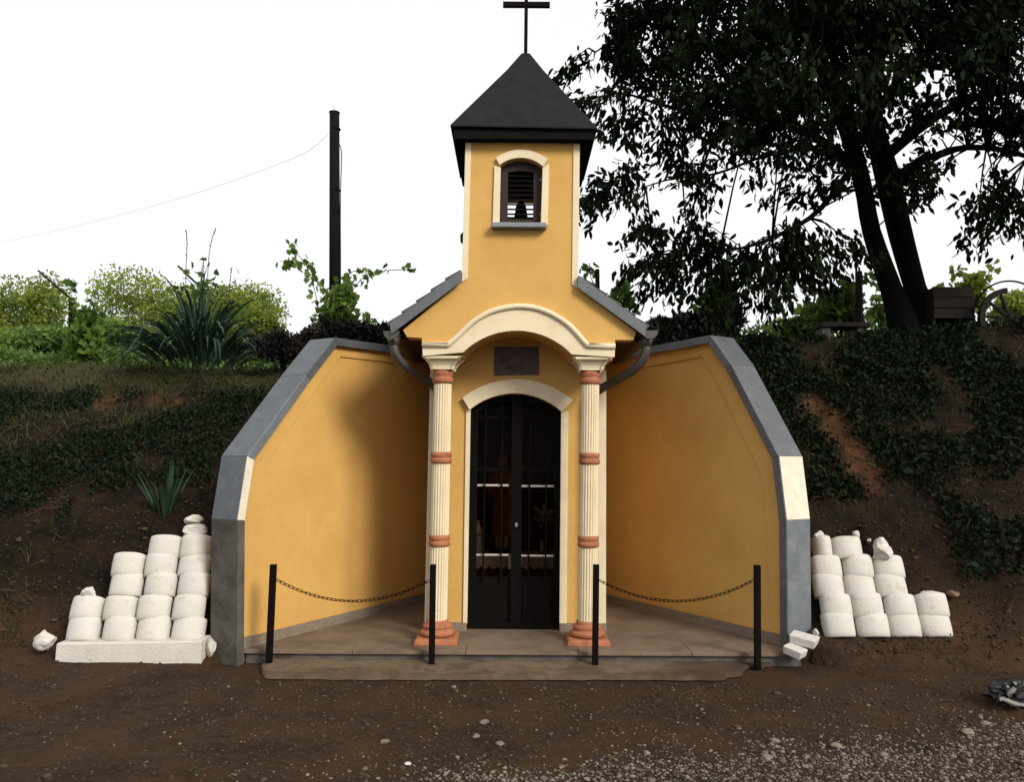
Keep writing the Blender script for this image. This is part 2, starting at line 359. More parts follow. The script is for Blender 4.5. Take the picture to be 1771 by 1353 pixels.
B().box(xl + .02, xr + .06, YF + .03, yy, -.05, ZT - .032).mk('riser', M['concrete_old'], ter)
n = 5; w = (xr + .12 - xl) / n
for i in range(n):
    B().box(xl - .03 + i * w + .002, xl - .03 + (i + 1) * w - .002, YF, yy, ZT - .03, ZT - random.random() * .002).mk('edge_slab', M['terrace'], ter, bev=.004)
# concrete apron in front
AV = []; AF = []; dirt = []; na, nb = 160, 18
for j in range(nb + 1):
    for i in range(na + 1):
        x = -2.02 + 4.15 * i / na; y0 = 6.30 + .02 * math.sin(x * 1.3) + fb(x, 0, 5, 2) * .02 +   .42 * smooth(1.55, 2.13, x + .15 * fb(x, 0, 6, 1)) + .3 * smooth(-1.85, -2.02, x); y = y0 + (6.80 - y0) * j / nb
        e = .16 * smooth(.0, .12, (x + 2.02)) 
        if j == 0: z = -.02
        else: z = .008 + fb(x, y, 3, 6) * .003
        x2 = x + (.12 * (1 - j / nb) ** 2 if i == 0 else 0)
        AV.append((x2, y, z)); dirt.append(min(1, max(smooth(.7, 2.0, x + fb(x, y, 3, 8) * .7 + (.5 - j / nb) * .5), smooth(.35, .05, j / nb + .25 * fb(x, y, 5, 3)) * .55, smooth(.2, .55, fb(x, y, 2.2, 4)) * .6)))
for j in range(nb):
    for i in range(na): AF.append((j * (na + 1) + i, j * (na + 1) + i + 1, (j + 1) * (na + 1) + i + 1, (j + 1) * (na + 1) + i))
ap = mk('pavement', AV, AF, M['slab'], smooth=True); ap['kind'] = 'structure'
a = ap.data.attributes.new('dirt', 'FLOAT', 'POINT'); a.data.foreach_set('value', np.array(dirt, np.float32))

# ---------------------------------------------------------------- wing walls
def wing(side, A, d, n, out_px, inset_px, cap_mats, label, back):
    root = thing('wing_wall', label, 'wall', (A.x, A.y, 0), 'wing walls flanking the chapel')
    f = lambda s, y, z: (A.x + d.x * s + n.x * y, A.y + d.y * s + n.y * y, z)
    o = [onplane(a, b, A, d, n) for a, b in out_px]; o[0] = (o[0][0], -.05)
    s1, z1 = o[-1]; s0, z0 = o[-2]; se = back; ze = z1 + (z1 - z0) / (s1 - s0) * (se - s1) * .3; o.append((se, ze))
    poly = o + [(se, -.05)]
    B().plate(poly, 0, TH, f=f).mk('wall_body', M['yellow'], root)
    ins = [onplane(a, b, A, d, n) for a, b in inset_px]; s1, z1 = ins[-1]; ins.append((se - .02, z1 - .0))
    ins[0] = (ins[0][0], ZT + .09)
    rim = [(o[0][0], ZT + .09)] + o[1:]
    bd = B()
    for i in range(len(rim) - 1):
        bd.plate([rim[i], rim[i + 1], ins[i + 1], ins[i]], -.014, -.001, f=f)
    bd.mk('raised_border', M['yellow'], root)
    # skirting
    sk = B().plate([(o[0][0] + .01, -.02), (se - .02, -.02), (se - .02, ZT + .088), (o[0][0] + .01, ZT + .088)], -.022, -.0145, f=f); sk.mk('skirting', M['granite'], root)
    # metal cap
    def off(pts, q):
        r = []
        for i, p in enumerate(pts):
            p = Vector(p); ts = []
            if i > 0: ts.append((p - Vector(pts[i - 1])).normalized())
            if i < len(pts) - 1: ts.append((Vector(pts[i + 1]) - p).normalized())
            ns = [Vector((-t.y, t.x)) for t in ts]; m_ = sum(ns, Vector((0, 0))).normalized(); k = q / max(.5, m_.dot(ns[0])); r.append(tuple(p + m_ * k))
        return r
    # outline runs bottom -> up -> back; left normal points away from wall body
    sg = 1
    c0 = Vector(o[0]); c1 = Vector(o[1]); tt = (c1 - c0).normalized(); nn = Vector((-tt.y, tt.x))
    if nn.x > 0: sg = -1
    q = off(o, .012 * sg); r = off(o, -.062 * sg); q1 = off(o, .002 * sg)
    for i in range(len(o) - 1):
        wide, lip = cap_mats[i]
        e = 0.0015
        def seg(a, b):  # tiny gaps between panels
            a = Vector(a); b = Vector(b); t_ = (b - a).normalized() * e; return tuple(a + t_), tuple(b - t_)
        a0, a1 = seg(q1[i], q1[i + 1]); b0, b1 = seg(q[i], q[i + 1]); r0, r1 = seg(r[i], r[i + 1])
        if i == 0: b0 = (b0[0], -.03); a0 = (a0[0], -.03); r0 = (r0[0], -.03)
        B().plate([a0, a1, b1, b0], -.05, TH + .012, f=f).mk('cap_panel', M[wide], root, bev=.003)
        B().plate([r0, r1, b1, b0], -.064, -.052, f=f).mk('cap_lip', M[lip], root, bev=.003)
    return root
wing('L', LA, dL, nL, [(403, 1125), (404, 900), (421, 790), (522, 650), (571, 587), (671, 601)], [(437, 1099), (441, 867), (451, 813), (538, 683), (587, 617), (666, 626)],
     [('concrete_old', 'concrete_old'), ('metal', 'white_plaster'), ('metal', 'metal_blue'), ('metal', 'metal'), ('metal', 'metal'), ('metal', 'metal')],
     'yellow plastered wing wall on the left with grey metal capping and pale lip', 3.15)
wing('R', RA, dR, nR, [(1368, 1122), (1366, 900), (1353, 790), (1271, 632), (1236, 583), (1125, 604)], [(1336, 1096), (1326, 865), (1318, 820), (1244, 665), (1216, 617), (1128, 633)],
     [('metal_blue', 'metal'), ('white_plaster', 'metal'), ('metal', 'metal'), ('metal', 'metal_blue'), ('metal', 'metal_blue'), ('metal_blue', 'metal_blue')],
     'shaded orange wing wall on the right with one bare white cap section', 3.15)

# ---------------------------------------------------------------- chapel
ch = thing('chapel', 'small yellow chapel with bell tower, cross and two fluted columns', 'chapel', (.05, YG, ZT))
inner = arc((P(801, 609, YG)), P(894, 570, YG), P(989, 613, YG), 20)
wopen = arc(P(865.4, 287, YG), P(900, 275.4, YG), P(938, 289.6, YG), 10)
wopen = [P(863.6, 385, YG)] + wopen + [P(935, 387, YG)]
gab = [P(704, 583, YG), P(729.5, 584.5, YG), P(731, 612, YG)] + inner + [P(1063, 613, YG), P(1064, 588, YG), P(1096, 588, YG), P(1100, 574, YG), P(998, 497, YG), P(1002, 248, YG), P(806, 245, YG), P(799.5, 487, YG), P(697, 571, YG)]
B().plate(gab, YG, YG + .18, [wopen]).mk('front_gable', M['yellow'], ch)
# tower side and back walls
tx0, tx1 = P(806, 360, YG)[0] - .02, P(1001, 360, YG)[0] + .01; tz1 = P(900, 247, YG)[1]; TB = 8.05
xa = P(799.5, 487, YG)[0] + .01; xb = P(998, 497, YG)[0] - .01
for x0, x1 in ((xa, xa + .12), (xb - .12, xb)):
    B().box(x0, x1, YG + .18, TB - .12, 2.9, tz1).mk('tower_wall', M['yellow'], ch)
hx0, hz0 = P(870, 381, TB); hx1, hz1 = P(930, 352, TB)
B().plate([(xa, 2.9), (xb, 2.9), (xb, tz1), (xa, tz1)], TB - .12, TB, [[(hx0, hz0), (hx1, hz0), (hx1, hz1), (hx0, hz1)]]).mk('tower_wall', M['yellow'], ch)
# corner trims
for a in ([(798.5, 488), (809, 482), (815, 247), (805, 246)], [(989, 492), (999.5, 498), (1003, 249), (992, 248)]):
    B().plate(PP(a, YG - .012), YG - .012, YG - .001).mk('corner_trim', M['cream'], ch, bev=.002)
# bell window
sr = B(); o1 = [(853, 386), (857, 277)]; 
wo_l = B().plate(PP([(852, 387), (855, 286), (866, 290), (864, 387)], YG - .02), YG - .02, YG - .001)
win = wo_l.mk('window_surround', M['cream'], ch, bev=.002)
B().plate(PP([(935.5, 388), (938.5, 290), (950, 282), (947.5, 389)], YG - .02), YG - .02, YG - .001).mk('window_surround', M['cream'], ch, bev=.002)
ho = arc(P(857.7, 275, YG), P(901, 261, YG), P(947, 278, YG), 12); hi_ = arc(P(864, 287.5, YG), P(900, 275, YG), P(939, 290, YG), 12)
B().plate(ho + hi_[::-1], YG - .035, YG - .001).mk('window_hood', M['cream'], ch, bev=.002)
zs = P(900, 387, YG)[1]; xs0, xs1 = P(851, 390, YG)[0], P(945, 392, YG)[0]
B().box(xs0, xs1, YG - .09, YG + .02, zs - .055, zs - .012).mk('window_sill', M['metal_blue'], ch, bev=.006)
sh0 = YG + .05
fo = [P(865, 386, sh0)] + arc(P(866, 290, sh0), P(900, 277.5, sh0), P(938, 292, sh0), 10) + [P(936, 388, sh0)]
fi = [P(878, 379, sh0), P(878.5, 298, sh0), P(900, 295, sh0), P(923, 298, sh0), P(922, 380, sh0)]
shut = B().plate(fo, sh0, sh0 + .035, [fi]).mk('shutter_frame', M['wood'], ch, bev=.003)
x0, _ = P(877, 340, sh0); x1, _ = P(923.5, 340, sh0); zt = P(900, 297, sh0)[1]; zb = P(900, 380, sh0)[1]
for i in range(10):
    z = zb + (zt - zb) * (i + .25) / 10; c, s_ = .017, .012
    B().add([(x0, sh0 + .002, z - s_), (x1, sh0 + .002, z - s_), (x1, sh0 + .002, z - s_ + .006), (x0, sh0 + .002, z - s_ + .006), (x0, sh0 + .03, z + s_ * .6), (x1, sh0 + .03, z + s_ * .6), (x1, sh0 + .03, z + s_ * .6 + .006), (x0, sh0 + .03, z + s_ * .6 + .006)],
            [(0, 1, 2, 3), (4, 7, 6, 5), (0, 4, 5, 1), (3, 2, 6, 7), (0, 3, 7, 4), (1, 5, 6, 2)]).mk('louvre', M['fascia'], shut)
for yy_ in (311, 370):
    p = P3(934.5, yy_, sh0 - .006); B().box(p.x - .006, p.x + .006, p.y - .004, p.y + .006, p.z - .012, p.z + .012).mk('hinge', M['metal_blue'], shut)
p = P3(901, 366, 7.55)
bell = B().rings([(p.z - .10, .085), (p.z - .09, .075), (p.z - .03, .06), (p.z + .05, .05), (p.z + .09, .03), (p.z + .10, .012), (p.z + .4, .012)], p.x, 7.55, 20).mk('bell', M['bronze'], ch, smooth=True)
# side lamps on the tower
for px, sgn in ((799, -1), (1001, 1)):
    p = P3(px, 412, 7.4); x = xa - .02 if sgn < 0 else xb + .02
    B().rings([(p.z - .055, .018), (p.z - .04, .036), (p.z + .03, .04), (p.z + .055, .02)], x, 7.4, 14).mk('side_lamp', M['fascia'], ch, smooth=True)
# tower roof
YE = 6.86; YB = 8.19
el = P(779, 216, YE); er = P(1033, 221, YE); zf = (el[1] + er[1]) / 2; x0, x1 = el[0], er[0]; apx = P3(909, 95, (YE + YB) / 2); cc = (YE + YB) / 2
rv = [(x0, YE, zf + .012), (x1, YE, zf - .006), (x1, YB, zf - .006), (x0, YB, zf + .012)]
k1 = .5; mid = []
def lerp(a, b, t): return tuple(a[i] + (b[i] - a[i]) * t for i in range(3))
ap_c = [(apx.x + a * .038, cc + b * .038, apx.z) for a, b in ((-1, -1), (1, -1), (1, 1), (-1, 1))]
md = [lerp(rv[i], ap_c[i], .78) for i in range(4)]; md = [(a, b, c - .018) for a, b, c in md]
V = rv + md + ap_c + [(a, b, c - .012) for a, b, c in rv]
F = [(i, (i + 1) % 4, 4 + (i + 1) % 4, 4 + i) for i in range(4)] + [(4 + i, 4 + (i + 1) % 4, 8 + (i + 1) % 4, 8 + i) for i in range(4)] + [(8, 9, 10, 11), (12, 15, 14, 13)] + [(i, 12 + i, 12 + (i + 1) % 4, (i + 1) % 4) for i in range(4)]
mk('tower_roof', V, F, M['roof'], ch)
e = .03; fz0, fz1 = zf - .10, zf - .016
fx0, fx1, fy0, fy1 = x0 + e, x1 - e, YE + e, YB - e
B().box(fx0, fx1, fy0, fy0 + .02, fz0, fz1).mk('fascia', M['fascia'], ch); B().box(fx0, fx1, fy1 - .02, fy1, fz0, fz1).mk('fascia', M['fascia'], ch)
B().box(fx0, fx0 + .02, fy0 + .021, fy1 - .021, fz0, fz1).mk('fascia', M['fascia'], ch); B().box(fx1 - .02, fx1, fy0 + .021, fy1 - .021, fz0, fz1).mk('fascia', M['fascia'], ch)
B().box(fx0 + .021, fx1 - .021, fy0 + .021, fy1 - .021, tz1 + .002, tz1 + .02).mk('soffit', M['fascia'], ch)
# cross
cy = cc; pb = P3(909, 95, cy); pt = P3(910.5, -22, cy)
cr = B().add(*[[(pb.x - .017, cy - .015, pb.z - .02), (pb.x + .017, cy - .015, pb.z - .02), (pb.x + .017, cy + .015, pb.z - .02), (pb.x - .017, cy + .015, pb.z - .02),
      (pt.x - .017, cy - .015, pt.z), (pt.x + .017, cy - .015, pt.z), (pt.x + .017, cy + .015, pt.z), (pt.x - .017, cy + .015, pt.z)], [(0, 3, 2, 1), (4, 5, 6, 7), (0, 1, 5, 4), (1, 2, 6, 5), (2, 3, 7, 6), (3, 0, 4, 7)]])
cross = cr.mk('cross', M['iron'], ch)
p0 = P3(870, 7, cy); p1 = P3(951, 9, cy)
B().box(p0.x, p1.x, cy - .019, cy + .019, (p0.z + p1.z) / 2 - .024, (p0.z + p1.z) / 2 + .024).mk('cross_arm', M['iron'], cross)
# entablature band with roll moulding
outer_px = [(730, 592), (774.5, 592), (784, 584), (794, 575), (817, 552), (847, 534.5), (876, 527), (897, 525), (924, 527), (953, 537), (983, 556), (1000.6, 575), (1009, 585), (1017, 593.5), (1064, 594.5)]
YM = YG - .045
band = PP(outer_px, YM) + [P(1063, 618, YM)] + [(x, z) for x, z in arc(P(801, 609.5, YM), P(894, 572, YM), P(989, 613, YM), 20)][::-1] + [P(731, 616, YM)]
bd = B().plate(band, YM, YG - .001).mk('arch_band', M['cream'], ch, bev=.002)
mp = [P3(a, b + 4.5, YM - .004) for a, b in outer_px]
# refine the curve
def refine(pts, n=3):
    for _ in range(n):
        r = [pts[0]]
        for i in range(len(pts) - 1): r += [pts[i].lerp(pts[i + 1], .25), pts[i].lerp(pts[i + 1], .75)]
        r.append(pts[-1]); pts = r
    return pts
arcp = refine(mp[1:-1][0:], 2)
B().tube([mp[0]] + arcp + [mp[-1]], .025, 12).mk('roll_moulding', M['cream'], ch, smooth=True)
for xe, s in ((mp[0], -1), (mp[-1], 1)):
    pass
# porch vault and beams
va = inner; vb = [(x, z + .02) for x, z in inner]
B().plate(va + vb[::-1], YG + .181, YD - .001).mk('porch_vault', M['yellow'], ch)
bxl = P(730, 600, YG)[0]; bxr = P(1064, 600, YG)[0]
B().box(bxl, inner[0][0], YG + .181, YD - .001, inner[0][1] - .03, 2.86).mk('porch_beam', M['yellow'], ch)
B().box(inner[-1][0], bxr, YG + .181, YD - .001, inner[-1][1] - .03, 2.86).mk('porch_beam', M['yellow'], ch)
# door wall
dl0, dr0 = P(735, 1080, YD), P(1047, 1080, YD); dlt, drt = P(744.5, 660, YD), P(1047.5, 660, YD)
def lin(a, b, z): return a[0] + (b[0] - a[0]) * (z - a[1]) / (b[1] - a[1])
door_arc = arc(P(813, 708, YD), P(893, 682, YD), P(971, 712, YD), 16)
dbl, dbr = P(806, 1090, YD), P(968, 1090, YD)
ztop = 2.80
B().plate([(lin(dl0, dlt, ZT), ZT - .01), (lin(dl0, dlt, ztop), ztop), (lin(dr0, drt, ztop), ztop), (lin(dr0, drt, ZT), ZT - .01), (dbr[0], ZT - .01)] + door_arc[::-1] + [(dbl[0], ZT - .01)], YD, YD + .16).mk('front_wall', M['yellow'], ch)
wl, wr = dl0[0] + .01, dr0[0] - .01
B().box(wl, wl + .14, YD + .161, 9.95, 0, 2.80).mk('side_wall', M['yellow'], ch); B().box(wr - .14, wr, YD + .161, 9.95, 0, 2.80).mk('side_wall', M['yellow'], ch)
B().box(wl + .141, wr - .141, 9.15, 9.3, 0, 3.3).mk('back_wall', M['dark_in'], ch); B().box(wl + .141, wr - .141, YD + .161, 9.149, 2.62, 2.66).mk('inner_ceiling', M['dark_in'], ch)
# pilaster trims at outer corners, door surround
for (a, b, s) in ((dl0, dlt, 1), (dr0, drt, -1)):
    z0, z1 = ZT + .075, 2.50; q = [(lin(a, b, z0) - .003 * s, z0), (lin(a, b, z0) + .11 * s, z0), (lin(a, b, z1) + .11 * s, z1), (lin(a, b, z1) - .003 * s, z1)]
    B().plate(q, YD - .022, YD - .001).mk('corner_trim', M['cream'], ch, bev=.002)
    q = [(lin(a, b, 0) - .01 * s, ZT + .001), (lin(a, b, 0) - .01 * s, ZT + .074)]; xe = dbl[0] if s > 0 else dbr[0]
    B().box(min(q[0][0], xe - .002 * s), max(q[0][0], xe - .002 * s), YD - .028, YD - .001, ZT + .001, ZT + .074).mk('skirting', M['granite'], ch)
B().plate(PP([(800.5, 1079), (806, 708), (814, 708), (808, 1079)], YD - .018), YD - .018, YD - .001).mk('door_surround', M['cream'], ch, bev=.002)
B().plate(PP([(967.5, 1079), (970.5, 712), (983, 712), (980, 1079)], YD - .018), YD - .018, YD - .001).mk('door_surround', M['cream'], ch, bev=.002)
ho = arc(P(800, 689, YD), P(893, 657, YD), P(990, 693, YD), 18); hi_ = arc(P(812.5, 710, YD), P(893, 681.5, YD), P(971, 713, YD), 18)
B().plate(ho + hi_[::-1], YD - .055, YD - .001).mk('door_hood', M['cream'], ch, bev=.003)
# plaque
pq = PP([(855, 600), (931, 600), (932, 648), (855, 649)], YD - .02)
plq = B().plate(pq, YD - .02, YD - .001).mk('plaque', M['plaque'], ch, bev=.002)
dg = bpy.context.evaluated_depsgraph_get()
def text(s, px, py, Y, h, m, parent, name='lettering'):
    cu = bpy.data.curves.new('t', 'FONT'); cu.body = s; cu.size = h; cu.extrude = .001; cu.shear = .25; to = bpy.data.objects.new('t', cu); S.collection.objects.link(to)
    dg = bpy.context.evaluated_depsgraph_get(); me = bpy.data.meshes.new_from_object(to.evaluated_get(dg)); bpy.data.objects.remove(to)
    p = P3(px, py, Y); me.transform(Matrix.Translation(p) @ Matrix.Rotation(PI / 2, 4, 'X')); me.materials.clear(); me.materials.append(m)
    return put(bpy.data.objects.new(name, me), parent)
text('SV', 865, 627, YD - .0225, .085, M['engrave'], plq); text('MOLI', 873, 641, YD - .0225, .065, M['engrave'], plq)
for a, b in ((862, 643), (925, 643), (862, 606), (925, 606)):
    p = P3(a, b, YD - .022); B().rings([(0, .004), (.004, .004)], 0, 0, 8).mk('plaque_screw', M['engrave'], plq).matrix_basis = Matrix.Translation(p) @ Matrix.Rotation(PI / 2, 4, 'X')
# columns
def column(xb_, xt_):
    zb_ = P(757, 1119, YC)[1]; 
    za = [P(757, y, YC)[1] for y in (1119, 1099, 1072, 945, 925, 802, 782, 664, 641, 619)]
    pb_ = P(xb_, 1070, YC); pt_ = P(xt_, 660, YC); cx = lambda z: pb_[0] + (pt_[0] - pb_[0]) * (z - pb_[1]) / (pt_[1] - pb_[1])
    R0, R1 = .082, .079
    rr = lambda z: R0 + (R1 - R0) * (z - pb_[1]) / (pt_[1] - pb_[1])
    root = B().rings([(za[2] - .005, R0), (za[2] + .3, R0), (za[7], R1), (za[7] + .004, R1)], 0, YC, 120, cxf=cx, flute=.011, nf=20)
    # extra ring points for straight flutes only (cheap)
    col = root.mk('column', M['cream'], ch, smooth=False)
    z = ZT; p_ = B().rings([(z, .185), (za[1] - .012, .178), (za[1], .165)], cx(z), YC, sq=True).mk('plinth', M['terra'], col, bev=.008)
    h = za[2] - za[1]; z = za[1] + .001
    B().rings([(z, .135), (z + h * .12, .15), (z + h * .28, .152), (z + h * .38, .138), (z + h * .42, .118), (z + h * .5, .118), (z + h * .6, .13), (z + h * .7, .122), (z + h * .76, .100), (z + h * .85, .096), (z + h, .093)], cx(z), YC, 36).mk('base_moulding', M['terra'], col, smooth=True)
    for a, b in ((3, 4), (5, 6), (7, 8)):
        z0, z1 = za[a], za[b]; hh = z1 - z0; r = rr(z0)
        B().rings([(z0, r + .003), (z0 + .1 * hh, r + .014), (z0 + .4 * hh, r + .014), (z0 + .48 * hh, r + .005), (z0 + .54 * hh, r + .005), (z0 + .62 * hh, r + .012), (z0 + .9 * hh, r + .012), (z1, r + .002)], cx(z0), YC, 36).mk('collar', M['terra'], col, smooth=True)
    z0, z1 = za[8], za[9]; hh = z1 - z0; c = cx(z0)
    B().rings([(z0 + .001, .092), (z0 + .12 * hh, .092), (z0 + .35 * hh, .098), (z0 + .6 * hh, .115), (z0 + .78 * hh, .14), (z0 + .80 * hh, .15), (z1 - .001, .152)], c, YC, sq=True).mk('capital', M['cream'], col, bev=.003)
    # corner scrolls of the capital
    for sx in (-1, 1):
        for sy in (-1, 1):
            B().add(*(lambda pr: ([(c + sx * (a - .012 * (k == 0)), YC + sy * (a + .012 * (k == 0)) - .0, zz) for a, zz in pr for k in (0, 1)] + [(c + sx * (a + .014), YC + sy * (a + .002), zz) for a, zz in pr],
                [(2 * i, 2 * i + 1, 2 * i + 3, 2 * i + 2) for i in range(len(pr) - 1)] + [(2 * i + 1, 2 * len(pr) + i, 2 * len(pr) + i + 1, 2 * i + 3) for i in range(len(pr) - 1)] + [(2 * len(pr) + i, 2 * i, 2 * i + 2, 2 * len(pr) + i + 1) for i in range(len(pr) - 1)]))(
                [(.09, z0), (.10, z0 + .3 * hh), (.125, z0 + .62 * hh), (.155, z0 + .85 * hh), (.165, z0 + .98 * hh)])).mk('capital_scroll', M['cream'], col)
column(757, 766); column(1016, 1021)
# roof of the nave
slopeL = [P(798, 468, YG - .04), P(674.5, 562, YG - .04)]; slopeR = [P(999, 478, YG - .04), P(1118, 566, YG - .04)]
def roofside(sl, s):
    (xh, zh), (xe, ze) = sl; k = (zh - ze) / (xh - xe); xr_ = P(900, 400, YG)[0]
    ztop_ = zh + k * (xr_ - xh)
    t = .085
    # decking in two pieces: beside the tower, and behind it up to the ridge
    B().plate([(xe, ze - .012), (xh, zh - .012), (xh, zh - t), (xe, ze - t)], YG - .02, TB).mk('roof_deck', M['wood'], ch)
    B().plate([(xe, ze - .012), (xr_, ztop_ - .012), (xr_, ztop_ - t), (xe, ze - t)], TB + .002, 9.7).mk('roof_deck', M['wood'], ch)
    L_ = math.hypot(xh - xe, zh - ze); u = ((xh - xe) / L_, (zh - ze) / L_); nrm = (-u[1], u[0]) if u[0] * 1 > 0 else (u[1], -u[0])
    nrm = (nrm[0], abs(nrm[1])) if nrm[1] > 0 else (-nrm[0], -nrm[1])
    nc = 5
    for i in range(nc):
        a = -.015 + i * (L_ + .015) / nc; b = a + (L_ + .015) / nc + (.03 if i < nc - 1 else -.004); h0, h1 = .034, .012
        q = [(xe + u[0] * a + nrm[0] * h_, ze + u[1] * a + nrm[1] * h_) for h_ in (-.008, h0)] + [(xe + u[0] * b + nrm[0] * h_, ze + u[1] * b + nrm[1] * h_) for h_ in (h1, -.008)]
        B().plate(q, YG - .045, TB - .001).mk('tile_course', M['tile'], ch, bev=.003)
    # verge flashing
    q = [(xe - .0, ze + .004), (xh, zh + .004), (xh, zh - .105), (xe + u[0] * .02, ze - .085)]
    B().plate(q, YG - .062, YG - .046).mk('verge_flashing', M['metal'], ch, bev=.002)
roofside(slopeL, -1); roofside(slopeR, 1)
# eave soffits
for sl, bx in ((slopeL, bxl), (slopeR, bxr)):
    (xh, zh), (xe, ze) = sl; s = 1 if xe < 0 else -1
    B().plate([(xe + .03 * s, ze - .10), (bx, 2.80), (bx, 2.82), (xe + .03 * s, ze - .08)], YG + .19, 9.3).mk('eave_soffit', M['wood'], ch)
    # side upper wall between the gable and the door wall
    B().box(min(bx, bx - .06 * s), max(bx, bx - .06 * s), YD + .0, 9.3, 2.4, 2.9).mk('side_wall', M['yellow'], ch) if False else None
# gutters and downpipes
for px, py, dpx in ((677, 574, [(681, 588), (682, 612), (700, 634), (748, 664), (757, 676)]), (1124, 573, [(1118, 590), (1117, 616), (1098, 640), (1040, 672), (1022, 684)])):
    c = P3(px, py, YG - .03); r = .062; V = []; F = []; n = 10; ysg = [YG - .03, 8.0, 9.5]
    for yv in ysg:
        for rr_ in (r, r - .006):
            for k in range(n + 1):
                a = PI + PI * k / n; V.append((c.x + rr_ * math.cos(a), yv, c.z + rr_ * math.sin(a)))
    m_ = n + 1
    for i in range(2):
        for k in range(n):
            for o_ in (0, m_): F.append((i * 2 * m_ + o_ + k, i * 2 * m_ + o_ + k + 1, (i + 1) * 2 * m_ + o_ + k + 1, (i + 1) * 2 * m_ + o_ + k))
    for k in range(n): F.append((k, k + 1, m_ + k + 1, m_ + k))
    for i in range(2):
        for k in (0, n): F.append((i * 2 * m_ + k, i * 2 * m_ + m_ + k, (i + 1) * 2 * m_ + m_ + k, (i + 1) * 2 * m_ + k))
    gt = mk('gutter', V, F, M['zinc'], ch, smooth=False)
    ecap = [(c.x + (r + .008) * math.cos(PI + PI * k / n), c.z + (r + .008) * math.sin(PI + PI * k / n)) for k in range(n + 1)] + [(c.x + r + .012, c.z + .006), (c.x - r - .012, c.z + .006)]
    B().plate(ecap, YG - .040, YG - .031).mk('end_cap', M['zinc'], gt)
    fl = [P3(dpx[0][0], dpx[0][1] - 6, YG + .07), P3(dpx[0][0], dpx[0][1] + 10, YG + .07)]
    B().tube(fl, [.06, .043], 16).mk('outlet_funnel', M['zinc'], gt, smooth=True)
    pts = [P3(*dpx[0], YG + .07), P3(*dpx[1], YG + .075), P3(*dpx[2], YG + .14), P3(*dpx[3], YD - .10), P3(*dpx[4], YD - .075)]
    lowx = pts[-1].x; pts += [Vector((lowx, YD - .072, 1.9)), Vector((lowx - .01 * (1 if px < 800 else .5), YD - .072, .12))]
    # smooth the bends
    q = [pts[0]]
    for i in range(1, len(pts) - 1):
        a, b, c_ = pts[i - 1], pts[i], pts[i + 1]; d0 = min(.08, (b - a).length * .45); d1 = min(.08, (c_ - b).length * .45)
        s0 = b + (a - b).normalized() * d0; s1 = b + (c_ - b).normalized() * d1
        for k in range(5): t_ = k / 4; q.append(s0 * (1 - t_)**2 + b * 2 * t_ * (1 - t_) + s1 * t_ * t_)
    q.append(pts[-1]); B().tube(q, .040, 14).mk('downpipe', M['zinc'], ch, smooth=True)

# door ------------------------------------------------------------
YQ = YD + .05
darc = arc(P(814, 709, YQ), P(893, 683, YQ), P(970, 713, YQ), 16); dbl2, dbr2 = P(808, 1089, YQ), P(967, 1089, YQ)
fin = arc(P(824, 716, YQ), P(893, 693, YQ), P(960, 719, YQ), 16)
z0 = ZT + .012
dfo = [(dbl2[0], z0)] + darc + [(dbr2[0], z0)]; dfi = [(dbl2[0] + .045, z0 + .05)] + fin + [(dbr2[0] - .045, z0 + .05)]
door = B().plate(dfo, YQ, YQ + .05, [dfi]).mk('door', M['iron'], ch, bev=.003)
def vbar(px0, y0, px1, y1, w, name='bar', tw=False, yo=0):
    a = P3(px0, y0, YQ + .02 + yo); b = P3(px1, y1, YQ + .02 + yo)
    if tw:
        V = []; F = []; n = 60; h = w
        for i in range(n + 1):
            p = a.lerp(b, i / n); an = i * .5
            for k in range(4): V.append((p.x + h * math.cos(an + k * PI / 2), p.y + h * math.sin(an + k * PI / 2), p.z))
        for i in range(n):
            for k in range(4): F.append((i * 4 + k, i * 4 + (k + 1) % 4, i * 4 + 4 + (k + 1) % 4, i * 4 + 4 + k))
        F += [(3, 2, 1, 0), (n * 4, n * 4 + 1, n * 4 + 2, n * 4 + 3)]
        return mk(name, V, F, M['iron'], door)
    return B().add([(p.x + sx * w, p.y + sy * .015, p.z) for p in (a, b) for sx, sy in ((-1, -1), (1, -1), (1, 1), (-1, 1))], [(0, 3, 2, 1), (4, 5, 6, 7), (0, 1, 5, 4), (1, 2, 6, 5), (2, 3, 7, 6), (3, 0, 4, 7)]).mk(name, M['iron'], door)
vbar(892, 1080, 894, 686, .048, 'centre_stile', yo=-.012)
vbar(818, 1080, 823, 716, .022, 'stile'); vbar(961, 1080, 963, 718, .022, 'stile')
for a, b, t0 in ((835, 841, 703), (866, 869, 695), (914, 917, 695), (943, 946, 702)): vbar(a, 1005, b, t0, .009, 'twisted_bar', True, yo=-.015)
def hbar(xa_, xb_, y, h, m, name, yo, th=.008):
    p0_ = P3(xa_, y, YQ + yo); p1_ = P3(xb_, y, YQ + yo); B().box(p0_.x, p1_.x, YQ + yo, YQ + yo + th, p0_.z - h, p0_.z + h).mk(name, m, door)
for y, h in ((839.5, .0095), (960, .0085)):
    hbar(823, 880, y, h, M['rail'], 'pale_rail', .026); hbar(901, 958, y + 1.5, h, M['rail'], 'pale_rail', .026)
for y in (722, 812, 1000):
    hbar(820, 880, y, .014, M['iron'], 'cross_rail', .036); hbar(903, 962, y, .014, M['iron'], 'cross_rail', .036)
gm_ = bpy.data.materials.new('dimming_glass'); gm_.use_nodes = True; t_ = gm_.node_tree; t_.nodes.clear()  # door glass added with a tint that darkens the chapel interior
a_ = t_.nodes.new('ShaderNodeBsdfTransparent'); a_.inputs[0].default_value = (.62, .57, .52, 1); b_ = t_.nodes.new('ShaderNodeBsdfGlossy'); b_.inputs['Roughness'].default_value = .04; b_.inputs[0].default_value = (.22, .22, .22, 1)
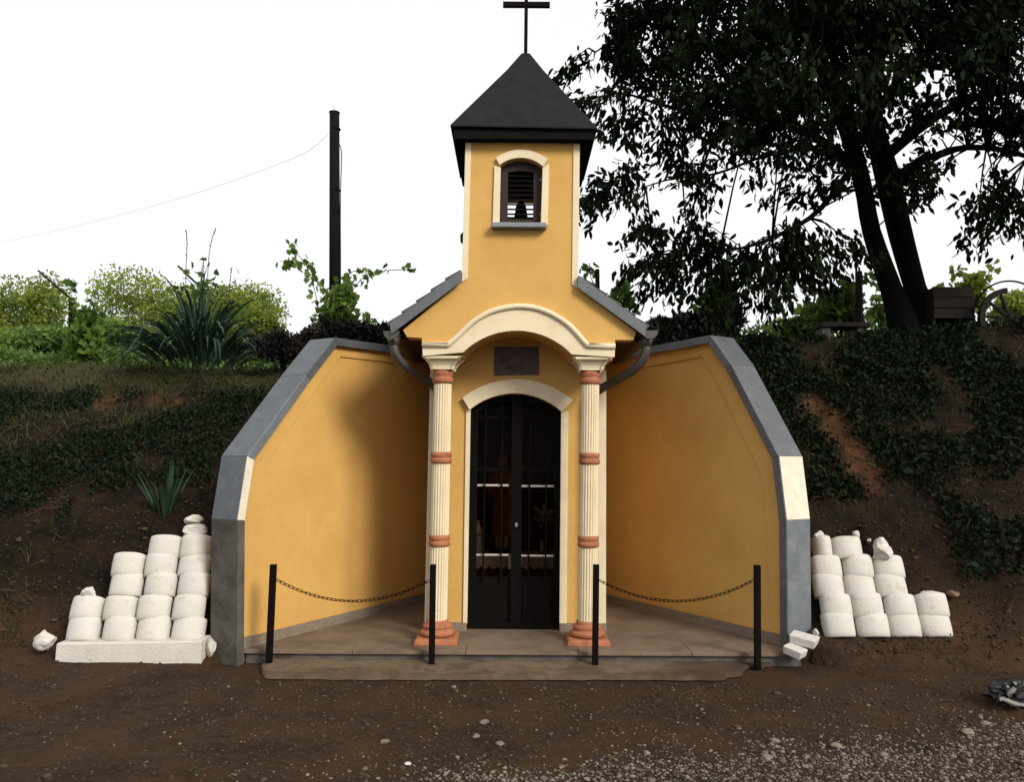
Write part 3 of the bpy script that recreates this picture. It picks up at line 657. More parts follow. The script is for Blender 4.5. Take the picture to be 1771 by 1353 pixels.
x_ = t_.nodes.new('ShaderNodeMixShader'); f_ = t_.nodes.new('ShaderNodeFresnel'); f_.inputs[0].default_value = 1.18; o_ = t_.nodes.new('ShaderNodeOutputMaterial')
t_.links.new(f_.outputs[0], x_.inputs[0]); t_.links.new(a_.outputs[0], x_.inputs[1]); t_.links.new(b_.outputs[0], x_.inputs[2]); t_.links.new(x_.outputs[0], o_.inputs[0])
for xa_, xb_ in ((821, 881), (902, 962)):
    p0_ = P3(xa_, 1001, YQ); p1_ = P3(xb_, 712 if xa_ < 850 else 714, YQ)
    B().box(p0_.x, p1_.x, YQ + .060, YQ + .064, p0_.z, p1_.z + .05).mk('dimming_pane', gm_, door)
for xa_, xb_ in ((820, 880), (903, 962)):
    p0_ = P3(xa_, 1003, YQ); p1_ = P3(xb_, 1078, YQ); B().box(p0_.x, p1_.x, YQ + .03, YQ + .04, p1_.z, p0_.z).mk('kick_panel', M['iron'], door, bev=.003)
p = P3(893, 905, YQ - .02); lk = B().box(p.x - .014, p.x + .014, p.y - .012, p.y + .01, p.z - .035, p.z).mk('lock', M['metal_blue'], door, bev=.003)
for y in (780, 1030):
    p = P3(811, y, YQ - .01); B().tube([(p.x, p.y, p.z - .04), (p.x, p.y, p.z + .04)], .012, 8).mk('hinge', M['iron'], door); p = P3(968, y, YQ - .01); B().tube([(p.x, p.y, p.z - .04), (p.x, p.y, p.z + .04)], .012, 8).mk('hinge', M['iron'], door)

# interior ----------------------------------------------------------
YA = 8.3; az = P(890, 962, YA)[1]
al = thing('altar_table', 'dark wooden altar table under a lace cloth behind the chapel door', 'table', (.03, YA + .2, ZT))
B().box(-.5, .58, YA, YA + .5, az - .04, az).mk('tabletop', M['wood'], al, bev=.004)
for sx in (-.46, .50):
    for sy in (YA + .03, YA + .43): B().box(sx, sx + .05, sy, sy + .05, ZT, az - .041).mk('leg', M['wood'], al)
B().box(-.41, .5, YA + .04, YA + .06, ZT + .02, az - .042).mk('front_panel', M['dark_in'], al)
V = []; F = []; n = 48
for i in range(n + 1):
    x = -.47 + 1.0 * i / n; d_ = .10 + .035 * abs(math.sin(i * PI / 4)); 
    V += [(x, YA + .47, az + .004), (x, YA - .006, az + .004), (x, YA - .010 - .006 * math.sin(i * .9), az - d_)]
for i in range(n): k = 3 * i; F += [(k, k + 3, k + 4, k + 1), (k + 1, k + 4, k + 5, k + 2)]
props(mk('lace_cloth', V, F, M['cloth_w'], recenter=True), 'white scalloped lace cloth draped over the altar table', 'cloth')
# standing saint statue
YS = YA + .27; sx_ = P(868, 900, YS)[0]; h_s = 1.02; zb_ = az + .008
def loft(secs, n=20):
    V = []; F = []
    for (cx, cy_, z, rx_, ry_) in secs:
        for k in range(n): a = 2 * PI * k / n; V.append((cx + rx_ * math.cos(a), cy_ + ry_ * math.sin(a), z))
    for i in range(len(secs) - 1):
        for k in range(n): F.append((i * n + k, i * n + (k + 1) % n, (i + 1) * n + (k + 1) % n, (i + 1) * n + k))
    F += [tuple(range(n))[::-1], tuple((len(secs) - 1) * n + k for k in range(n))]; return V, F
st = thing('statue', 'painted statue of a standing robed figure on the altar behind the grille', 'statue', (sx_, YS, zb_))
B().rings([(zb_, .13), (zb_ + .03, .13), (zb_ + .05, .11)], sx_, YS, 24).mk('pedestal', M['wood'], st)
q = zb_ + .05; body = [(q, .030, .05), (q + .04, .026, .032), (q + .12, .033, .034), (q + .18, .036, .036)]
for s in (-1, 1):
    V, F = loft([(sx_ + s * .045, YS - (.02 if i == 0 else 0), z, a, b) for i, (z, a, b) in enumerate(body)], 12); mk('leg', V, F, M['skin'], st, smooth=True)
rb = [(q + .13, .105, .085), (q + .22, .10, .08), (q + .38, .092, .075), (q + .5, .088, .07), (q + .58, .098, .075), (q + .68, .118, .078), (q + .75, .125, .07), (q + .79, .09, .055), (q + .81, .038, .036)]
V, F = loft([(sx_, YS, z, a, b) for z, a, b in rb], 24); V = [(x + .006 * math.sin(28 * math.atan2(y - YS, x - sx_)) * (1 if z < q + .55 else 0), y, z) for x, y, z in V]; mk('robe', V, F, M['robe'], st, smooth=True)
hd = [(q + .81, .032, .032), (q + .835, .035, .038), (q + .86, .048, .052), (q + .90, .054, .060), (q + .94, .05, .055), (q + .965, .03, .035), (q + .972, .008, .01)]
V, F = loft([(sx_, YS - .005, z, a, b) for z, a, b in hd], 16); mk('head', V, F, M['skin'], st, smooth=True)
hr = [(q + .84, .05, .035), (q + .90, .06, .05), (q + .95, .055, .05), (q + .98, .03, .03)]
V, F = loft([(sx_, YS + .02, z, a, b) for z, a, b in hr], 14); mk('hair', V, F, M['wood'], st, smooth=True)
for s in (-1, 1):
    B().tube([(sx_ + s * .115, YS, q + .74), (sx_ + s * .14, YS - .02, q + .60), (sx_ + s * .09, YS - .08, q + .56), (sx_ + s * .02, YS - .095, q + .62)], [.036, .036, .03, .018], 10).mk('sleeve', M['robe'], st, smooth=True)
B().tube([(sx_ + .0, YS - .10, q + .60), (sx_, YS - .105, q + .68)], [.02, .012], 8).mk('hands', M['skin'], st, smooth=True)
# lantern, candles
lx_, lz = P(826, 955, YA + .12); zz = az + .008
la = thing('glass_lantern', 'pale glass grave lantern with yellowish top at the left of the altar', 'lantern', (lx_, YA + .12, zz))
B().rings([(zz, .045), (zz + .02, .05), (zz + .17, .048), (zz + .18, .04)], lx_, YA + .12, 16).mk('glass_jar', M['glass_b'], la, smooth=True)
B().rings([(zz + .181, .042), (zz + .24, .042), (zz + .28, .03), (zz + .30, .015), (zz + .33, .018), (zz + .345, .004)], lx_, YA + .12, 16).mk('lid', M['candle'], la, smooth=True)
cx_ = P(937, 940, YA + .12)[0]
cd = thing('candle', 'short white candle in a holder at the right of the altar', 'candle', (cx_, YA + .12, zz))
B().rings([(zz, .035), (zz + .012, .035), (zz + .016, .024)], cx_, YA + .12, 16).mk('holder', M['bronze'], cd); B().rings([(zz + .017, .02), (zz + .13, .02), (zz + .135, .012)], cx_, YA + .12, 14).mk('wax', M['candle'], cd, smooth=True)
va_x = P(941, 850, YA + .3)[0]
vs = thing('flower_vase', 'vase of pale flowers on the altar right of the statue', 'vase', (va_x, YA + .3, zz))
B().rings([(zz, .035), (zz + .08, .055), (zz + .16, .03), (zz + .2, .04)], va_x, YA + .3, 16).mk('vase', M['bronze'], vs, smooth=True)
nf_ = 70; pp = np.array([va_x, YA + .3, zz + .36]) + rng.normal(size=(nf_, 3)) * [.05, .05, .06]
leaves('blossoms', pp, rng.normal(size=(nf_, 3)) + [0, 0, .5], .05, .05, M['cloth_w'], vs, kind='stuff')
B().tube([(va_x, YA + .3, zz + .18), (va_x + .01, YA + .3, zz + .34)], .008, 6).mk('stems', M['leaf_hedge'], vs)

# ---------------------------------------------------------------- bollards and chains
posts = []
for i, (bx, by, tx, ty, lb) in enumerate([(465, 1146, 473, 977, 'black square iron post at the left end, before the lit wing wall'), (746.5, 1148, 749, 977, 'black square iron post in front of the left column'),
                                      (1029, 1148, 1031, 977, 'black square iron post in front of the right column'), (1310, 1147, 1309.5, 978, 'brown square iron post at the right end, before the shaded wing wall')]):
    YP = 6.66; b = P3(bx, by, YP); t_ = P3(tx, ty, YP); b.z = -.02; w = .024
    V = [(p.x + sx * w, p.y + sy * w, p.z) for p in (b, t_) for sx, sy in ((-1, -1), (1, -1), (1, 1), (-1, 1))]
    o = mk('post', V, [(0, 3, 2, 1), (4, 5, 6, 7), (0, 1, 5, 4), (1, 2, 6, 5), (2, 3, 7, 6), (3, 0, 4, 7)], M['iron'], bev=.003, recenter=True)
    props(o, lb, 'post', 'iron posts along the terrace'); posts.append((b, t_))
lk = B(); n1, n2 = 14, 5; V = []; F = []
for i in range(n1):
    a = 2 * PI * i / n1; ca, sa = math.cos(a), math.sin(a); ex = .013 if ca > 0 else -.013
    for k in range(n2):
        b = 2 * PI * k / n2; V.append(((.0105 + .0032 * math.cos(b)) * ca + ex, (.0105 + .0032 * math.cos(b)) * sa, .0032 * math.sin(b)))
for i in range(n1):
    for k in range(n2): F.append((i * n2 + k, ((i + 1) % n1) * n2 + k, ((i + 1) % n1) * n2 + (k + 1) % n2, i * n2 + (k + 1) % n2))
lme = bpy.data.meshes.new('chain_link'); lme.from_pydata(V, [], F); lme.materials.append(M['iron'])
for p_ in lme.polygons: p_.use_smooth = True
for a, b, lb in (((478, 1003), (744, 1004), 'rusty iron chain hanging between the two left posts'), ((1036, 1004), (1305, 1003), 'rusty iron chain hanging between the two right posts')):
    pa, pb2 = P3(*a, 6.66), P3(*b, 6.66); sag = .17; root = thing('chain', lb, 'chain', (pa.x, pa.y, pa.z), 'chains between the iron posts')
    f_ = lambda t: pa.lerp(pb2, t) - Vector((0, 0, sag * 4 * t * (1 - t)))
    N_ = 36
    for i in range(N_):
        t0 = (i + .5) / N_; p = f_(t0); d = (f_(t0 + .01) - f_(t0 - .01)).normalized(); o = bpy.data.objects.new('chain_link', lme)
        rot = d.to_track_quat('X', 'Z').to_matrix().to_4x4() @ Matrix.Rotation((PI / 2 if i % 2 else 0) + .5 + random.uniform(-.25, .25), 4, 'X')
        put(o, root); o.matrix_basis = Matrix.Translation(p) @ rot

# ---------------------------------------------------------------- white blocks
def blockmesh(w=.274, h=.205, d=.15):
    V = []; F = []; n = 12; prof = [(-.5 * w, .10)] ; xsn = [(-.5 + i / n) for i in range(n + 1)]
    front = []
    for u in xsn:
        yb = -.060 * (1 - (2 * u) ** 2); e = max(0, abs(u) - .38) / .12; front.append((u * w * (1 - .01 * e * e), yb + .022 * e * e * e))
    back = [(w * .40, d - .02), (w * .36, d), (-w * .36, d), (-w * .40, d - .02)]
    loop = front + back; m = len(loop)
    lv = [(0, .84), (.02, .91), (.07, .96), (.25, .99), (.5, 1.0), (.75, .99), (.93, .96), (.98, .91), (1, .84)]
    for tz, s in lv:
        for x, y in loop: V.append((x * (.75 + .25 * s), (y - .12) * s + .12, h * (tz - (.13 * max(0, tz - .4) + .05 * max(0, .3 - tz) * -1) * min(1, abs(2 * x / w)) ** 5)))
    for i in range(len(lv) - 1):
        for k in range(m): F.append((i * m + k, i * m + (k + 1) % m, (i + 1) * m + (k + 1) % m, (i + 1) * m + k))
    F += [tuple(range(m))[::-1], tuple((len(lv) - 1) * m + k for k in range(m))]
    me = bpy.data.meshes.new('planter_block'); me.from_pydata(V, [], F); me.materials.append(M['white_paint'])
    bm = bmesh.new(); bm.from_mesh(me); bmesh.ops.recalc_face_normals(bm, faces=bm.faces); bm.to_mesh(me); bm.free()
    for p in me.polygons: p.use_smooth = len(p.vertices) == 4
    return me
bmesh1 = blockmesh(); bnarrow = blockmesh(.16)
rown = ['bottom row', 'second row', 'third row', 'fourth row', 'fifth row']
def stack(side, rows, Y0, tiltx):
    for r, (yb, cxs) in enumerate(rows):
        Y = Y0 + .055 * r + (.03 if r >= 2 else 0)
        for k, cx in enumerate(cxs):
            nar = isinstance(cx, tuple); c = cx[0] if nar else cx
            p = P3(c, yb, Y); o = bpy.data.objects.new('planter_block', bnarrow if nar else bmesh1); S.collection.objects.link(o)
            o.location = (p.x * (p.y + .06) / p.y, p.y + .06, p.z); o.rotation_euler = (-math.radians(19 + random.uniform(-3, 3)), math.radians(random.uniform(-1.5, 1.5)) + tiltx, math.radians(random.uniform(-4, 4)) - (.04 if c > 885 else -.04))
            s = random.uniform(.98, 1.02); o.scale = (s, 1, random.uniform(.97, 1.02))
            nn_ = len(cxs); pos_ = 'leftmost' if k == 0 else 'rightmost' if k == nn_ - 1 else ['', 'second from left', 'third from left'][k]
            if nar: pos_ = 'narrow, leftmost'
            props(o, f'white round-fronted concrete block, {pos_}, {rown[r]} of the {side} stack', 'block', f'white concrete blocks stacked {side} of the chapel')
stack('left', [(1113, [138, 200, 260, 320]), (1076, [142, 202, 261, 322]), (1034, [213, 272, 330]), (1000, [215, 273, 331]), (968, [280, 334])], 6.68, 0)
stack('right', [(1106, [1456, 1514, 1570, 1625]), (1071, [1450, 1506, 1563, 1619]), (1035, [1438, 1492, 1547]), (1002, [1434, 1489, 1542]), (969, [(1427, 1), 1470])], 6.92, -.03)
# footing beam
a0, a1 = P3(95, 1158, 6.63), P3(347, 1152, 6.63); b0, b1 = P3(98, 1114, 6.63), P3(349, 1110, 6.63); V = []; F = []; n = 24
for i in range(n + 1):
    t_ = i / n; bo = a0.lerp(a1, t_); to = b0.lerp(b1, t_); w1 = fb(t_ * 6, 0, 1, 3) * .006
    V += [(bo.x, 6.63 + w1, -.04), (bo.x, 6.63 + w1, to.z * .5), (to.x, 6.632 + w1, to.z - .008), (to.x, 6.645, to.z + w1 * .5), (to.x, 6.86, to.z), (to.x, 6.86, -.04)]
for i in range(n):
    for k in range(6): F.append((i * 6 + k, i * 6 + (k + 1) % 6, (i + 1) * 6 + (k + 1) % 6, (i + 1) * 6 + k))
F += [(0, 1, 2, 3, 4, 5), tuple(n * 6 + k for k in (5, 4, 3, 2, 1, 0))]
props(mk('footing_beam', V, F, M['white_paint'], recenter=True), 'long white painted concrete beam under the left block stack', 'beam')
def rock(name, px, py, Y, sx, sy, sz, m, label, cat, seed, flat=.35, group=None, zfix=None, rot=0):
    p = P3(px, py, Y); bm = bmesh.new(); bmesh.ops.create_icosphere(bm, subdivisions=3, radius=1)
    rnd = random.Random(seed); planes = [(Vector((rnd.gauss(0, 1), rnd.gauss(0, 1), rnd.gauss(0, 1))).normalized(), rnd.uniform(.55, .85)) for _ in range(9)]
    for v in bm.verts:
        for n_, d_ in planes:
            q_ = v.co.dot(n_)
            if q_ > d_: v.co -= n_ * (q_ - d_)
        v.co *= 1 + fb(v.co.x + seed, v.co.y, 2.5, v.co.z * 2) * flat * .3
    bmesh.ops.scale(bm, vec=(sx, sy, sz), verts=bm.verts); bmesh.ops.rotate(bm, verts=bm.verts, cent=(0, 0, 0), matrix=Matrix.Rotation(rot, 3, 'Y'))
    lo = min(v.co.z for v in bm.verts)
    for v in bm.verts: v.co.z -= lo
    me = bpy.data.meshes.new(name); bm.to_mesh(me); bm.free(); me.materials.append(m)
    o = bpy.data.objects.new(name, me); S.collection.objects.link(o); o.location = (p.x, p.y, (p.z if zfix is None else zfix)); return props(o, label, cat, group)
WP = M['white_paint']
rock('stone', 338, 933, 7.12, .11, .10, .07, WP, 'broken white block end sitting atop the left stack beside the wall', 'stone', 3, .5)
rock('stone', 335, 908, 7.18, .08, .08, .05, WP, 'small grey-white rock crowning the left stack', 'stone', 4, .5)
rock('stone', 75, 1126, 6.72, .10, .08, .09, WP, 'jagged white stone lying left of the white beam', 'stone', 5, .6, rot=-.4)
rock('stone', 154, 1037, 6.85, .07, .06, .055, WP, 'small white stone on the leftmost block of the left stack', 'stone', 6, .5)
rock('stone', 365, 1139, 6.72, .042, .045, .10, WP, 'upright white slab chip leaning between the beam and wing wall', 'stone', 8, .3, rot=.15)
rock('stone', 1415, 934, 7.3, .055, .05, .045, WP, 'small round white rock above the narrow block by the right wing wall', 'stone', 9, .5)
rock('stone', 1481, 934, 7.45, .04, .04, .045, WP, 'pointed white stone chip on soil above the right stack', 'stone', 10, .4)
rock('stone', 1503, 938, 7.45, .022, .02, .018, WP, 'tiny white stone beside the rough block of the right stack', 'stone', 11, .4)
rock('stone', 1525, 972, 7.20, .10, .09, .10, WP, 'rough crumbling white block at the top right of the right stack', 'stone', 12, .7, rot=.3)
rock('stone', 1610, 1037, 7.10, .13, .06, .035, WP, 'long low broken white stone on the right stack, rightmost column', 'stone', 13, .9)
rock('stone', 1648, 1034, 7.15, .055, .05, .035, M['stone_brown'], 'brown oval stone on the soil right of the right stack', 'stone', 14, .4)
rock('stone', 1412, 1102, 6.95, .03, .03, .035, WP, 'small white stone between the right wing wall and right stack', 'stone', 15, .5)
def slab(name, px, py, Y, sx, sy, sz, rz, ry, label):
    p = P3(px, py, Y); V = [(x * sx * (1 + .12 * (z > 0)), y * sy, z * sz) for z in (-1, 1) for x, y in ((-1, -.8), (.9, -1), (1, .8), (-.9, 1))]
    o = mk(name, V, [(0, 3, 2, 1), (4, 5, 6, 7), (0, 1, 5, 4), (1, 2, 6, 5), (2, 3, 7, 6), (3, 0, 4, 7)], WP, bev=.008); o.location = (p.x, p.y, p.z); o.rotation_euler = (.1, ry, rz); props(o, label, 'slab')
slab('stone_slab', 1391, 1107, 6.78, .10, .09, .034, -.5, .14, 'upper of two white slab pieces at the foot of the right wing wall')
slab('stone_slab', 1375, 1127, 6.70, .075, .07, .032, -.7, .22, 'lower of two white slab pieces at the foot of the right wing wall')

# ---------------------------------------------------------------- pebbles, gravel, litter
def gz(x, y): return ground_h(x, y)
big = [(666, 1275, .03, 'flat pale oval pebble on the dirt left of centre'), (838, 1242, .036, 'tan oval pebble on the dirt right below the chapel door'), (865, 1278, .03, 'round tan pebble on the dirt before the chapel door'),
       (706, 1312, .022, 'white angular pebble lowest in the middle foreground'), (823, 1265, .026, 'small white pebble above the foreground gravel near centre'),
       (1340, 1273, .035, 'white oval pebble on the dirt at the gravel edge, right of centre'), (1702, 1242, .04, 'pale round stone above the gravel near the right edge'), (1447, 1283, .04, 'flat grey stone at the gravel edge right of centre'),
       (1325, 1303, .045, 'pointed pale stone in the gravel, right of centre'), (1674, 1258, .045, 'broad pale stone in the right gravel')]
for i, (px, py, r, lb) in enumerate(big):
    x, y = G(px, py, 0.01); h = gz(x, y); o = rock('pebble', 0, 0, y, r, r * .75, r * .5, M['stone'] if i % 3 else WP if 'white' in lb else M['stone'], lb, 'pebble', 50 + i, .3, None); o.location = (x, y, h - r * .15)
def scatter(name, pts, rad, m, label, squash=.6, sub=1):
    Vs = []; Fs = []; cnt = 0; protos = []
    for k in range(6):
        bm = bmesh.new(); bmesh.ops.create_icosphere(bm, subdivisions=sub, radius=1)
        for v in bm.verts: v.co *= 1 + fb(v.co.x * 1 + k * 9, v.co.y, 1.3, v.co.z) * .5
        protos.append((np.array([v.co[:] for v in bm.verts]), np.array([[q.index for q in f.verts] for f in bm.faces]))); bm.free()
    vals = []
    for (x, y, z), r in zip(pts, rad):
        pv, pf = protos[rng.integers(6)]; a = rng.random() * 6.28; c, s = math.cos(a), math.sin(a); q = pv * [r * rng.uniform(.8, 1.3), r * rng.uniform(.7, 1), r * squash * rng.uniform(.7, 1.1)]
        q = np.stack([q[:, 0] * c - q[:, 1] * s, q[:, 0] * s + q[:, 1] * c, q[:, 2]], 1) + [x, y, z + r * squash * .35]
        Vs.append(q); Fs.append(pf + cnt); cnt += len(pv); vals.append(np.full(len(pv), rng.random()))
    Vs = np.concatenate(Vs); Fs = np.concatenate(Fs); me = bpy.data.meshes.new(name); me.from_pydata(Vs.tolist(), [], Fs.tolist())
    at = me.attributes.new('v', 'FLOAT', 'POINT'); at.data.foreach_set('value', np.concatenate(vals).astype(np.float32)); me.materials.append(m)
    for p in me.polygons: p.use_smooth = True
    o = bpy.data.objects.new(name, me); S.collection.objects.link(o); return props(o, label, 'gravel', None, 'stuff')
M['gravel'] = mat('mixed_gravel', (.030, .021, .014), .9, .4, 30, .3, 80, attr=('v', (.20, .165, .13)))
M['clod'] = mat('earth_clod', (.022, .015, .010), .98, .4, 30, .3, 80, attr=('v', (.055, .036, .022)))
pts = []; rad = []
def gl(x): return np.interp(x, [-2.5, -1.0, 0, 1.2, 2.4, 3.6, 5], [3.75, 4.25, 4.55, 4.85, 5.05, 5.5, 5.8])   # the gravel's far edge
while len(pts) < 27000:
    x = rng.uniform(-2.2, 4.4); y = rng.uniform(3.5, 5.9); e = gl(x) - y + .25 * fb(x, y, 2.2, 30)
    if rng.random() < (0.01 if e < -.35 else .09 if e < -.1 else .45 if e < .1 else 1.0):
        pts.append((x, y, gz(x, y))); rad.append(abs(rng.normal()) * .0045 + .0028 + (.010 if rng.random() < .03 else 0))
scatter('gravel', pts, rad, M['gravel'], 'grey and tan gravel of the road in the right foreground')
pts = []; rad = []
while len(pts) < 900:
    x = rng.uniform(-3.4, 4.6); y = rng.uniform(3.8, 6.28)
    if rng.random() < smooth(-3.5, .5, x) * .8 + .2: pts.append((x, y, gz(x, y))); rad.append(rng.uniform(.003, .009) + (.01 if rng.random() < .06 else 0))
scatter('pebbles', pts, rad, M['gravel'], 'small pale pebbles strewn over the bare dirt')
pts = []; rad = []
while len(pts) < 9000:
    x = rng.uniform(-5.5, 6); y = rng.uniform(3.8, 7.6)
    if 6.28 < y < 9 and -2.05 < x < 2.2 and (6.28 < y): 
        continue
    if (Vector((x, y)) - LA).dot(nL) < TH and (Vector((x, y)) - RA).dot(nR) < TH and y > 6.3: continue
    pts.append((x, y, gz(x, y))); rad.append(abs(rng.normal()) * .006 + .004 + (.012 if rng.random() < .03 else 0))
scatter('soil_clods', pts, rad, M['clod'], 'crumbled brown soil clods on the ground', .55, 1)
# leaf litter and crumbs on the banks
def litter(n, xr, yr):
    out = []
    while len(out) < n:
        x = rng.uniform(*xr); y = rng.uniform(*yr)
        if (Vector((x, y)) - LA).dot(nL) < TH + .03 and (Vector((x, y)) - RA).dot(nR) < TH + .03 and y < 9.3: continue
        z = gz(x, y)
        if z > .06: out.append((x, y, z))
    return out
lt = np.array(litter(9000, (-6.5, 6.8), (6.7, 9.6))); l = rng.uniform(.012, .05, len(lt))
M['litter'] = leafmat('dead_leaf', (.014, .009, .006), (.060, .038, .022), .05, .9, .05)
props(leaves('leaf_litter', lt + [0, -.008, .012], rng.normal(size=lt.shape) + [0, -.3, 0], l, l * .55, M['litter'], kind='stuff'), 'dead brown leaves littering the earth banks', 'leaf litter')
lt = litter(7000, (-6.5, 6.8), (6.8, 8.6)); scatter('bank_crumbs', lt, [abs(rng.normal()) * .007 + .004 + (.02 if rng.random() < .02 else 0) for _ in lt], M['clod'], 'crumbled earth lumps on the banks', .6)
# twigs on the ground
for k, (a, b, lb) in enumerate([((995, 1325), (1052, 1302), 'long dry twig lying at the gravel edge near centre'), ((870, 1300), (905, 1322), 'thin dark twig on the dirt below the door'), ((1170, 1200), (1215, 1180), 'thin dry twig on the dirt below the right post')]):
    (xa_, ya), (xb_, yb) = G(*a, .01), G(*b, .01); q = [Vector((xa_ + (xb_ - xa_) * t + .015 * math.sin(t * 7 + k), ya + (yb - ya) * t + .02 * math.sin(t * 5), gz(xa_ + (xb_ - xa_) * t, ya + (yb - ya) * t) + .008)) for t in np.linspace(0, 1, 9)]
    props(B().tube(q, [.004 - .0003 * i for i in range(9)], 6).mk('twig', M['dry'], recenter=True), lb, 'twig')
x, y = G(330, 1340, .0)
blades('grass_tuft', [(x, y, .0)] * 6, [(.5, .1, 1), (-.3, .1, 1), (.9, .3, .8), (.2, -.1, 1), (-.7, .0, .6), (1, .1, .5)], [.10, .09, .14, .08, .10, .12], [.010] * 6, M['weed'], label='small green grass tuft at the bottom left edge of the dirt', cat='grass', droop=3)
M['hem'] = mat('dull_white_hem', (.20, .19, .17), .8, .2, 20)
# crumpled bag at right edge
bx_, by_ = G(1768, 1222, 0)
bag = thing('crumpled_bag', 'crumpled black plastic bag with a white hem at the right edge of the dirt', 'bag', (bx_, by_, 0))
bm = bmesh.new(); bmesh.ops.create_icosphere(bm, subdivisions=4, radius=1)
for v in bm.verts:
    n_ = noise.noise(v.co * 2.2) * .45 + noise.noise(v.co * 5) * .2; v.co *= 1 + n_; v.co.x *= .17; v.co.y *= .11; v.co.z *= .09
    v.co += Vector((bx_, by_ + .05, .07)); v.co.z = max(v.co.z, .005)
me = bpy.data.meshes.new('bag_body'); bm.to_mesh(me); bm.free(); me.materials.append(M['black_bag']); o = bpy.data.objects.new('bag_body', me); put(o, bag)
for pl, wv in (([(1733, 1212), (1745, 1216), (1757, 1221), (1768, 1222), (1790, 1228)], [.012, .03, .028, .02, .012]), ([(1746, 1208), (1750, 1200), (1757, 1193)], [.012, .012, .006])):
    V = []; F = []
    for (a, b), w_ in zip(pl, wv):
        p = P3(a, b, by_ - .09); V += [(p.x, p.y + .02, max(.006, p.z - w_ / 2)), (p.x, p.y - .012, p.z + .004), (p.x, p.y + .03, p.z + w_ / 2 + .008)]
    for i in range(len(pl) - 1): k = 3 * i; F += [(k, k + 3, k + 4, k + 1), (k + 1, k + 4, k + 5, k + 2)]
    mk('white_hem', V, F, M['hem'], bag, smooth=True)

# ---------------------------------------------------------------- utility pole and wire
YPO = 13.0; b = P3(581, 600, YPO); t_ = P3(578.5, 195, YPO); zb_ = 2.7
pole = thing('utility_pole', 'tall dark wooden utility pole behind the left wing wall', 'pole', (b.x, YPO, zb_))
B().tube([(b.x, YPO, zb_), (t_.x, YPO, t_.z)], [.098, .082], 12).mk('pole_shaft', M['pole'], pole, smooth=True)
B().tube([(t_.x, YPO, t_.z), (t_.x, YPO, t_.z + .01)], [.092, .092], 12).mk('pole_cap', M['pole'], pole); B().tube([(t_.x, YPO, t_.z), (t_.x, YPO, t_.z + .10)], .006, 6).mk('pin', M['metal_blue'], pole)
cp = [P3(x_, y_, YPO - .02) for x_, y_ in ((586, 248), (590, 256), (591, 275), (589, 320), (588.5, 380), (589, 430), (589, 500), (590, 560))]
B().tube(refine(cp, 2), .008, 6).mk('cable', M['fascia'], pole)
for y_ in (224, 330, 368, 418): p = P3(580, y_, YPO); B().rings([(p.z, .09), (p.z + .012, .09)], p.x, YPO, 14).mk('clamp', M['fascia'], pole)
wp = [P3(571, 228, YPO), P3(537, 262, YPO + 1), P3(455, 294, YPO + 2.2), P3(330, 338, YPO + 4), P3(160, 385, YPO + 7), P3(20, 416, YPO + 9.5), P3(-140, 445, YPO + 13)]
props(B().tube(refine(wp, 2), .0028, 5).mk('overhead_wire', M['metal_blue'], recenter=True), 'thin overhead wire running down left from the utility pole', 'wire')

# ---------------------------------------------------------------- big tree
root_p = P3(1590, 560, 9.9); tr = thing('tree', 'large dark leafy tree with twin leaning trunks on the right bank', 'tree', (root_p.x, 9.9, 2.9))
YT = 9.9
def limb(pts, rs, seg=3, n=10):
    q = [P3(a, b, y) for a, b, y in pts]; r_ = []; qq = []
    for i in range(len(q) - 1):
        for k in range(seg):
            t = k / seg; p0 = q[max(i - 1, 0)]; p1 = q[i]; p2 = q[i + 1]; p3 = q[min(i + 2, len(q) - 1)]
            qq.append(.5 * ((2 * p1) + (p2 - p0) * t + (2 * p0 - 5 * p1 + 4 * p2 - p3) * t * t + (3 * p1 - p0 - 3 * p2 + p3) * t**3)); r_.append(rs[i] + (rs[i + 1] - rs[i]) * t)
    qq.append(q[-1]); r_.append(rs[-1]); return qq, r_
samples = []
def add_limb(name, pts, rs, n=10):
    q, r_ = limb(pts, rs); B().tube(q, r_, n).mk(name, M['bark'], tr, smooth=True); samples.extend(q)
add_limb('trunk', [(1580, 640, 9.9), (1562, 560, 9.9), (1541, 499, 9.9), (1507, 400, 9.9), (1490, 310, 9.9), (1450, 180, 9.8), (1400, 60, 9.6), (1340, -80, 9.4)], [.26, .19, .130, .110, .105, .10, .08, .05], 14)
add_limb('trunk', [(1615, 640, 9.95), (1604, 560, 9.95), (1583, 499, 9.95), (1556, 400, 10.0), (1536, 310, 10.1), (1510, 200, 10.3), (1520, 60, 10.5), (1540, -120, 10.6)], [.26, .18, .128, .145, .155, .12, .08, .05], 14)
